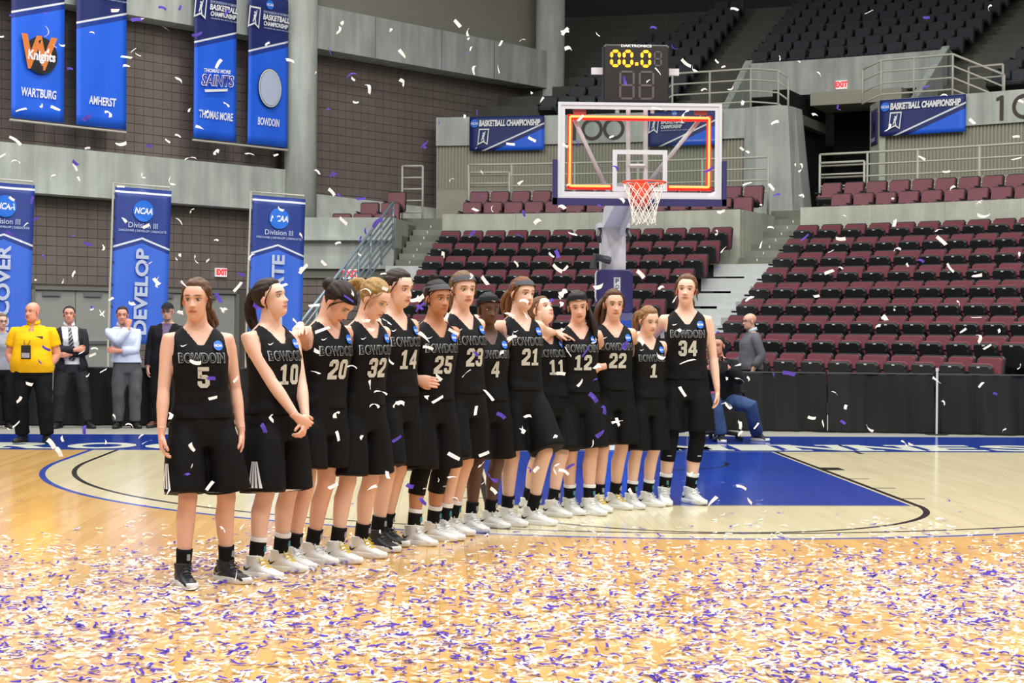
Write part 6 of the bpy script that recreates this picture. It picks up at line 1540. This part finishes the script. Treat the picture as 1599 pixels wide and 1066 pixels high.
# ================================================================== CONFETTI
def paper(name, rgb):
    m = mat(name, rgb, .7); n = m.node_tree.nodes; L = m.node_tree.links; d = n.new('ShaderNodeBsdfDiffuse'); t = n.new('ShaderNodeBsdfTranslucent'); x = n.new('ShaderNodeMixShader'); x.inputs[0].default_value = .45
    for q in (d, t): q.inputs[0].default_value = (*lin(rgb), 1)
    L.new(d.outputs[0], x.inputs[1]); L.new(t.outputs[0], x.inputs[2]); L.new(x.outputs[0], n['Material Output'].inputs[0]); return m
conf_w = paper('confetti_white', (248, 249, 252)); conf_p = paper('confetti_purple', (96, 78, 190))
def conf_shape(bend, side, twist, L=.058, w=.0135, n=6):
    V = []; F = []; a = -bend/2; b = -side/2; p = Vector((0, 0, 0)); pts = []
    for i in range(n+1):
        pts.append((p.copy(), a, b)); d = Vector((math.cos(a)*math.cos(b), math.cos(a)*math.sin(b), math.sin(a))); p = p+d*(L/n); a += bend/n; b += side/n
    c = sum((q[0] for q in pts), Vector())/(n+1)
    for i, (q, a, b) in enumerate(pts):
        t = twist*(i/n-.5); nrm = Vector((-math.sin(b)*math.cos(t), math.cos(b)*math.cos(t), math.sin(t)))
        for s in (-1, 1): V.append(q-c+nrm*(s*w/2))
    F = [(2*i, 2*i+2, 2*i+3, 2*i+1) for i in range(n)]
    return V, F
rc = random.Random(11)
AIR = [conf_shape(rc.uniform(-2.4, 2.4), rc.uniform(-.6, .6), rc.uniform(-1.2, 1.2), L=rc.uniform(.045, .07), w=rc.uniform(.014, .019)) for _ in range(12)]
AIRM = {}
for c, m in (('white', conf_w), ('purple', conf_p)):
    for i, (v, f) in enumerate(AIR):
        me = bpy.data.meshes.new('confetti'); me.from_pydata([tuple(q) for q in v], [], f); me.materials.append(m); AIRM[c, i] = me
def crop(x0, y0, sc, white, purple): return [(x0+a/sc, y0+b/sc, 'white') for a, b in white]+[(x0+a/sc, y0+b/sc, 'purple') for a, b in purple]
far = crop(0, 0, 3.331, [(245,165),(600,55),(480,170),(320,235),(285,240),(250,265),(740,97),(860,147),(693,262),(658,297),(718,285),(653,343),(932,415),(1137,330),(1390,228),(1510,315),(985,570),(1178,542),(1078,580),(1040,663),(925,705),(872,733),(628,748),(565,590),(288,563),(217,550),(110,570),(80,730),(455,770),(80,840),(10,810),(390,867),(272,918),(410,930),(742,915),(888,945),(627,970),(990,822),(1123,790),(1298,800),(1435,806),(5,190)],
    [(52,80),(237,70),(710,102),(845,42),(937,40),(1180,65),(1025,178),(365,357),(450,615),(780,760),(397,850),(553,430)])
far += crop(0, 240, 3.198, [(60,225),(128,354),(105,436),(957,283),(893,333),(622,330),(733,360),(517,467),(1080,430),(897,504),(880,525),(977,528),(1037,533),(367,600),(177,630),(315,636),(750,545),(790,615),(787,652),(655,745),(555,725),(510,797),(1255,512),(1400,275),(1418,655),(1190,668),(1117,780),(900,790),(918,650),(1515,575),(1505,415)],
    [(160,230),(182,323),(365,409),(440,450),(217,510),(728,552),(463,772),(530,620),(1205,602),(1290,630),(1062,265),(45,398),(1285,765)])
far += crop(440, 0, 3.135, [(295,115),(280,148),(535,145),(590,262),(165,358),(347,385),(425,430),(362,500),(592,404),(175,840),(245,940),(860,115),(910,157),(915,190),(925,238),(940,342),(1060,335),(1072,212),(1178,195),(1387,153),(1405,237),(1222,455),(895,568),(952,725),(1120,705),(1225,682)],
    [(235,250),(342,368),(232,535),(790,315),(918,258),(955,551),(765,592),(700,705),(252,855)])
far += crop(840, 40, 3.331, [(140,30),(310,45),(20,385),(625,237),(573,288),(770,195),(810,225),(865,332),(930,185),(965,213),(618,430),(765,455),(748,495),(380,580),(222,480),(143,623),(155,828),(437,905),(123,942),(900,880),(955,968),(1060,640),(1090,655),(1005,325),(1062,400)],
    [(600,10),(708,113),(452,288),(402,738),(203,612),(890,750),(322,938)])
far += crop(1100, 0, 3.204, [(150,45),(823,60),(1425,38),(378,290),(472,307),(575,370),(190,515),(352,612),(553,573),(455,825),(483,840),(215,918),(335,935),(490,978),(1210,858),(1088,790),(1560,683),(1562,793),(1340,608),(1580,505),(1198,475),(920,640),(1238,940),(943,992),(1375,1010)],
    [(1110,88),(670,540),(1108,435),(360,975)])
far += crop(1080, 260, 2.422, [(263,145),(112,170),(580,187),(1090,135),(1105,185),(300,230),(95,250),(262,295),(122,312),(768,212),(935,240),(945,280),(563,273),(527,320),(777,312),(563,382),(520,398),(815,370),(978,383),(1080,412),(1240,330),(215,500),(470,490),(1010,515),(767,540),(727,570),(1077,570),(702,606),(1027,620),(1163,622),(1088,647),(1118,682),(175,750),(183,805),(215,803),(133,800),(927,808),(1095,824),(540,855),(583,907),(953,892),(455,950),(497,972),(672,990),(1180,998),(183,975),(185,1007),(245,980),(805,1045),(830,1050),(138,905),(1240,757)],
    [(428,268),(868,355),(97,385),(310,788),(368,782),(1150,860),(573,967),(98,625)])
far += crop(500, 220, 3.998, [(145,500),(112,637),(243,707),(22,763),(820,240),(1010,197),(1250,258),(970,430),(1073,425),(1360,500),(1508,410),(1575,580),(1443,712),(770,710),(1225,767),(1480,795),(1532,795),(1035,877),(1515,948),(1498,980),(1530,28)],
    [(650,30),(85,210),(122,343),(255,360),(353,512),(282,558),(250,612),(1270,450),(998,355),(950,577),(1245,590),(1480,706),(1445,995)])
far += crop(0, 440, 3.947, [(570,165-0),(628,195),(505,433),(583,410),(570,450),(637,547),(543,575),(685,105),(810,130),(968,15),(120,722),(187,630),(40,900),(383,962),(652,985),(868,950),(905,985),(803,885),(705,830),(100,878),(315,995),(360,1045)], [(572,160),(285,410),(245,492),(520,905),(140,215)])
near = crop(230, 420, 2.052, [(30,40),(290,57),(245,130),(108,140),(155,298),(285,352),(210,413),(75,468),(397,476),(142,568),(143,630),(200,694),(243,833),(303,825),(285,980)], [(228,92),(207,350),(372,508),(125,657)])
near += crop(440, 410, 2.177, [(70,20),(50,207),(110,145),(138,228),(240,100),(287,95),(348,88),(345,37),(117,300),(115,372),(240,353),(300,415),(337,440),(397,476),(190,588),(270,595),(315,485),(370,335),(358,200),(303,228),(285,197),(173,760),(360,722),(305,765),(335,915),(463,122),(185,515)], [(228,122),(380,605),(470,150)])
near += crop(620, 410, 2.317, [(270,50),(318,65),(75,130),(180,195),(205,250),(100,270),(112,307),(250,400),(150,415),(107,485),(147,495),(285,535),(332,478),(4,510),(205,700),(200,775),(150,785),(305,730),(315,788),(350,825),(315,692),(376,330),(210,855),(455,605),(415,270)], [(285,330),(375,552),(345,780),(48,808),(92,860),(82,160),(0,637)])
near += crop(780, 420, 2.6, [(100,130),(40,185),(105,185),(48,278),(258,95),(252,140),(115,597),(93,652),(228,678),(248,424),(278,335),(328,462),(400,395),(480,620),(378,710),(387,293),(227,808),(262,822),(147,815),(258,245),(405,70)], [(212,128),(380,520),(424,570),(405,672),(350,335),(122,812),(287,800),(385,452)])
near += crop(920, 420, 2.732, [(220,22),(308,78),(365,128),(683,125),(222,308),(385,262),(420,393),(398,522),(302,372),(120,650),(642,660),(590,577),(650,930),(683,988),(175,945),(430,875),(525,990)], [(18,547),(63,598),(153,330)])
fall = []
def zone(u, v):
    if v < 250 and u < 450: return 'the hanging team banners' if v < 235 and (u < 190 or u > 290) else 'the upper left block wall'
    if u < 490 and v < 440: return 'the pole banners and lower left wall'
    if 490 <= u < 700 and v < 310: return 'the brown wall between the columns'
    if 860 < u < 1135 and v < 325: return 'the backboard and shot clock'
    if u >= 700 and v < 150: return 'the upper black seats'
    if u >= 1135 and v < 320: return 'the tunnel and right ring wall'
    if u >= 1115: return 'the right block of maroon seats' if v < 585 else 'the right drape and key'
    if v < 320: return 'the ring wall left of the basket'
    if v < 440: return 'the middle block of maroon seats'
    for x, n_ in ((240, 'the bystanders at left'), (380, 'player number 5'), (480, 'player number 10'), (600, 'players 20 and 32'), (700, 'players 14 and 25'), (790, 'players 23 and 4'), (880, 'players 21 and 11'), (990, 'players 12 and 22'), (1200, 'players 1 and 34')):
        if u < x: return n_
for lst, z0, z1 in ((far, 7.0, 13.5), (near, 6.6, 8.4)):
    for u, v, c in lst:
        z = rc.uniform(z0, z1)
        if v > 560: z = min(z, .86*1.496*FPX/(v-505))        # stays above the floor
        R_ = Matrix.Rotation(rc.uniform(0, 6.28), 3, 'Z') @ Matrix.Rotation(rc.uniform(-.9, .9), 3, 'Y') @ Matrix.Rotation(rc.uniform(-.9, .9)+math.pi/2*(rc.random() < .6), 3, 'X')
        fall.append((z, atd(u, v, z), c, zone(u, v), rc.randrange(12), R_, rc.uniform(.8, 1.1)))
fall.sort(key=lambda q: q[0]); nf = {'white': 0, 'purple': 0}; drift = MB()
for z, P_, c, zn_, i, R_, s_ in fall:
    nf[c] += 1
    if nf[c] > 300:
        drift.add([R_ @ (q*s_)+Vector(P_) for q in AIR[i][0]], AIR[i][1]); continue
    o = bpy.data.objects.new(c+'_confetti', AIRM[c, i]); COL.objects.link(o); o.location = P_; o.rotation_euler = R_.to_euler(); o.scale = (s_,)*3
    setp(o, '%s confetti strip falling in front of %s' % (c, zn_), 'confetti', 'falling %s confetti' % c)
if drift.n: drift.build('confetti_drift', conf_w, label='far white confetti still drifting in the air', cat='confetti', kind='stuff')
# ---- on the floor
FL = [conf_shape(rc.uniform(-.9, .9), rc.uniform(-2.2, 2.2), rc.uniform(-.7, .7), L=rc.uniform(.045, .075), w=rc.uniform(.012, .018), n=4) for _ in range(24)]
def dens(X, Y):
    t = -Y                                           # distance in front of the end line
    d = np.interp(t, [5.6, 6.6, 7.4, 8.2, 8.9, 9.6, 10.5, 12.0, 15.0], [.003, .012, .04, .15, .42, .78, .95, 1., 1.])
    cl = mnoise.noise((X*1.1, Y*1.1, 3.)) + .6*mnoise.noise((X*2.9, Y*2.9, 9.))
    return d*max(.12, 1+.75*cl)
pieces = []
N = 115000
XY = np.c_[rng.uniform(-8.2, 4.6, N), rng.uniform(-14.2, -5.4, N)]
for X, Y in XY:
    zc = Y-CAM[1]
    if abs(X+2.21-.045*zc) > .36*zc+1.2: continue
    if rng.random() < dens(X, Y)*.36: pieces.append((X, Y))
pieces.sort(key=lambda q: q[1]-0)
vis_ = []; rest = []
for X, Y in pieces:
    d = np.array([X, Y, 0])-CAM; z = d@Fv; u = 799.5+FPX*(d@R2)/z; v = 533-FPX*(d@U2)/z
    (vis_ if (10 < u < 1590 and v < 1058 and len(vis_) < 300) else rest).append((X, Y))
FM = {}
for c, m in (('white', conf_w), ('purple', conf_p)):
    for i, (v, f) in enumerate(FL):
        me = bpy.data.meshes.new('confetti'); me.from_pydata([tuple(q) for q in v], [], f); me.materials.append(m); FM[c, i] = me
def zmin(v, R): return min((R @ q).z for q in v)
def pose(i):
    R = Matrix.Rotation(rc.uniform(0, 6.28), 3, 'Z') @ Matrix.Rotation(rc.gauss(0, .22), 3, 'X'); return R, .0012+rc.random()*.012-zmin(FL[i][0], R)
for X, Y in vis_:
    i = rc.randrange(24); c = 'white' if rc.random() < .62 else 'purple'; R, z = pose(i)
    o = bpy.data.objects.new('floor_%s_confetti' % c, FM[c, i]); COL.objects.link(o); o.location = (X, Y, z-.001); o.rotation_euler = R.to_euler(); setp(o, '%s confetti strip on the floor along the %s bottom edge' % (c, 'left' if X < -3.2 else ('middle' if X < -1.4 else 'right')), 'confetti', 'nearest %s confetti on the floor' % c)
mbs = {'white': MB(), 'purple': MB()}
for X, Y in rest:
    i = rc.randrange(24); c = 'white' if rc.random() < .62 else 'purple'; R, z = pose(i); v, f = FL[i]; t = Vector((X, Y, z)); mbs[c].add([R @ q+t for q in v], f)
for c in mbs:
    mbs[c].build('confetti_litter', conf_w if c == 'white' else conf_p, label='%s confetti strewn over the maple floor' % c, cat='confetti', kind='stuff')
print('CONFETTI', len(pieces), len(far)+len(near))
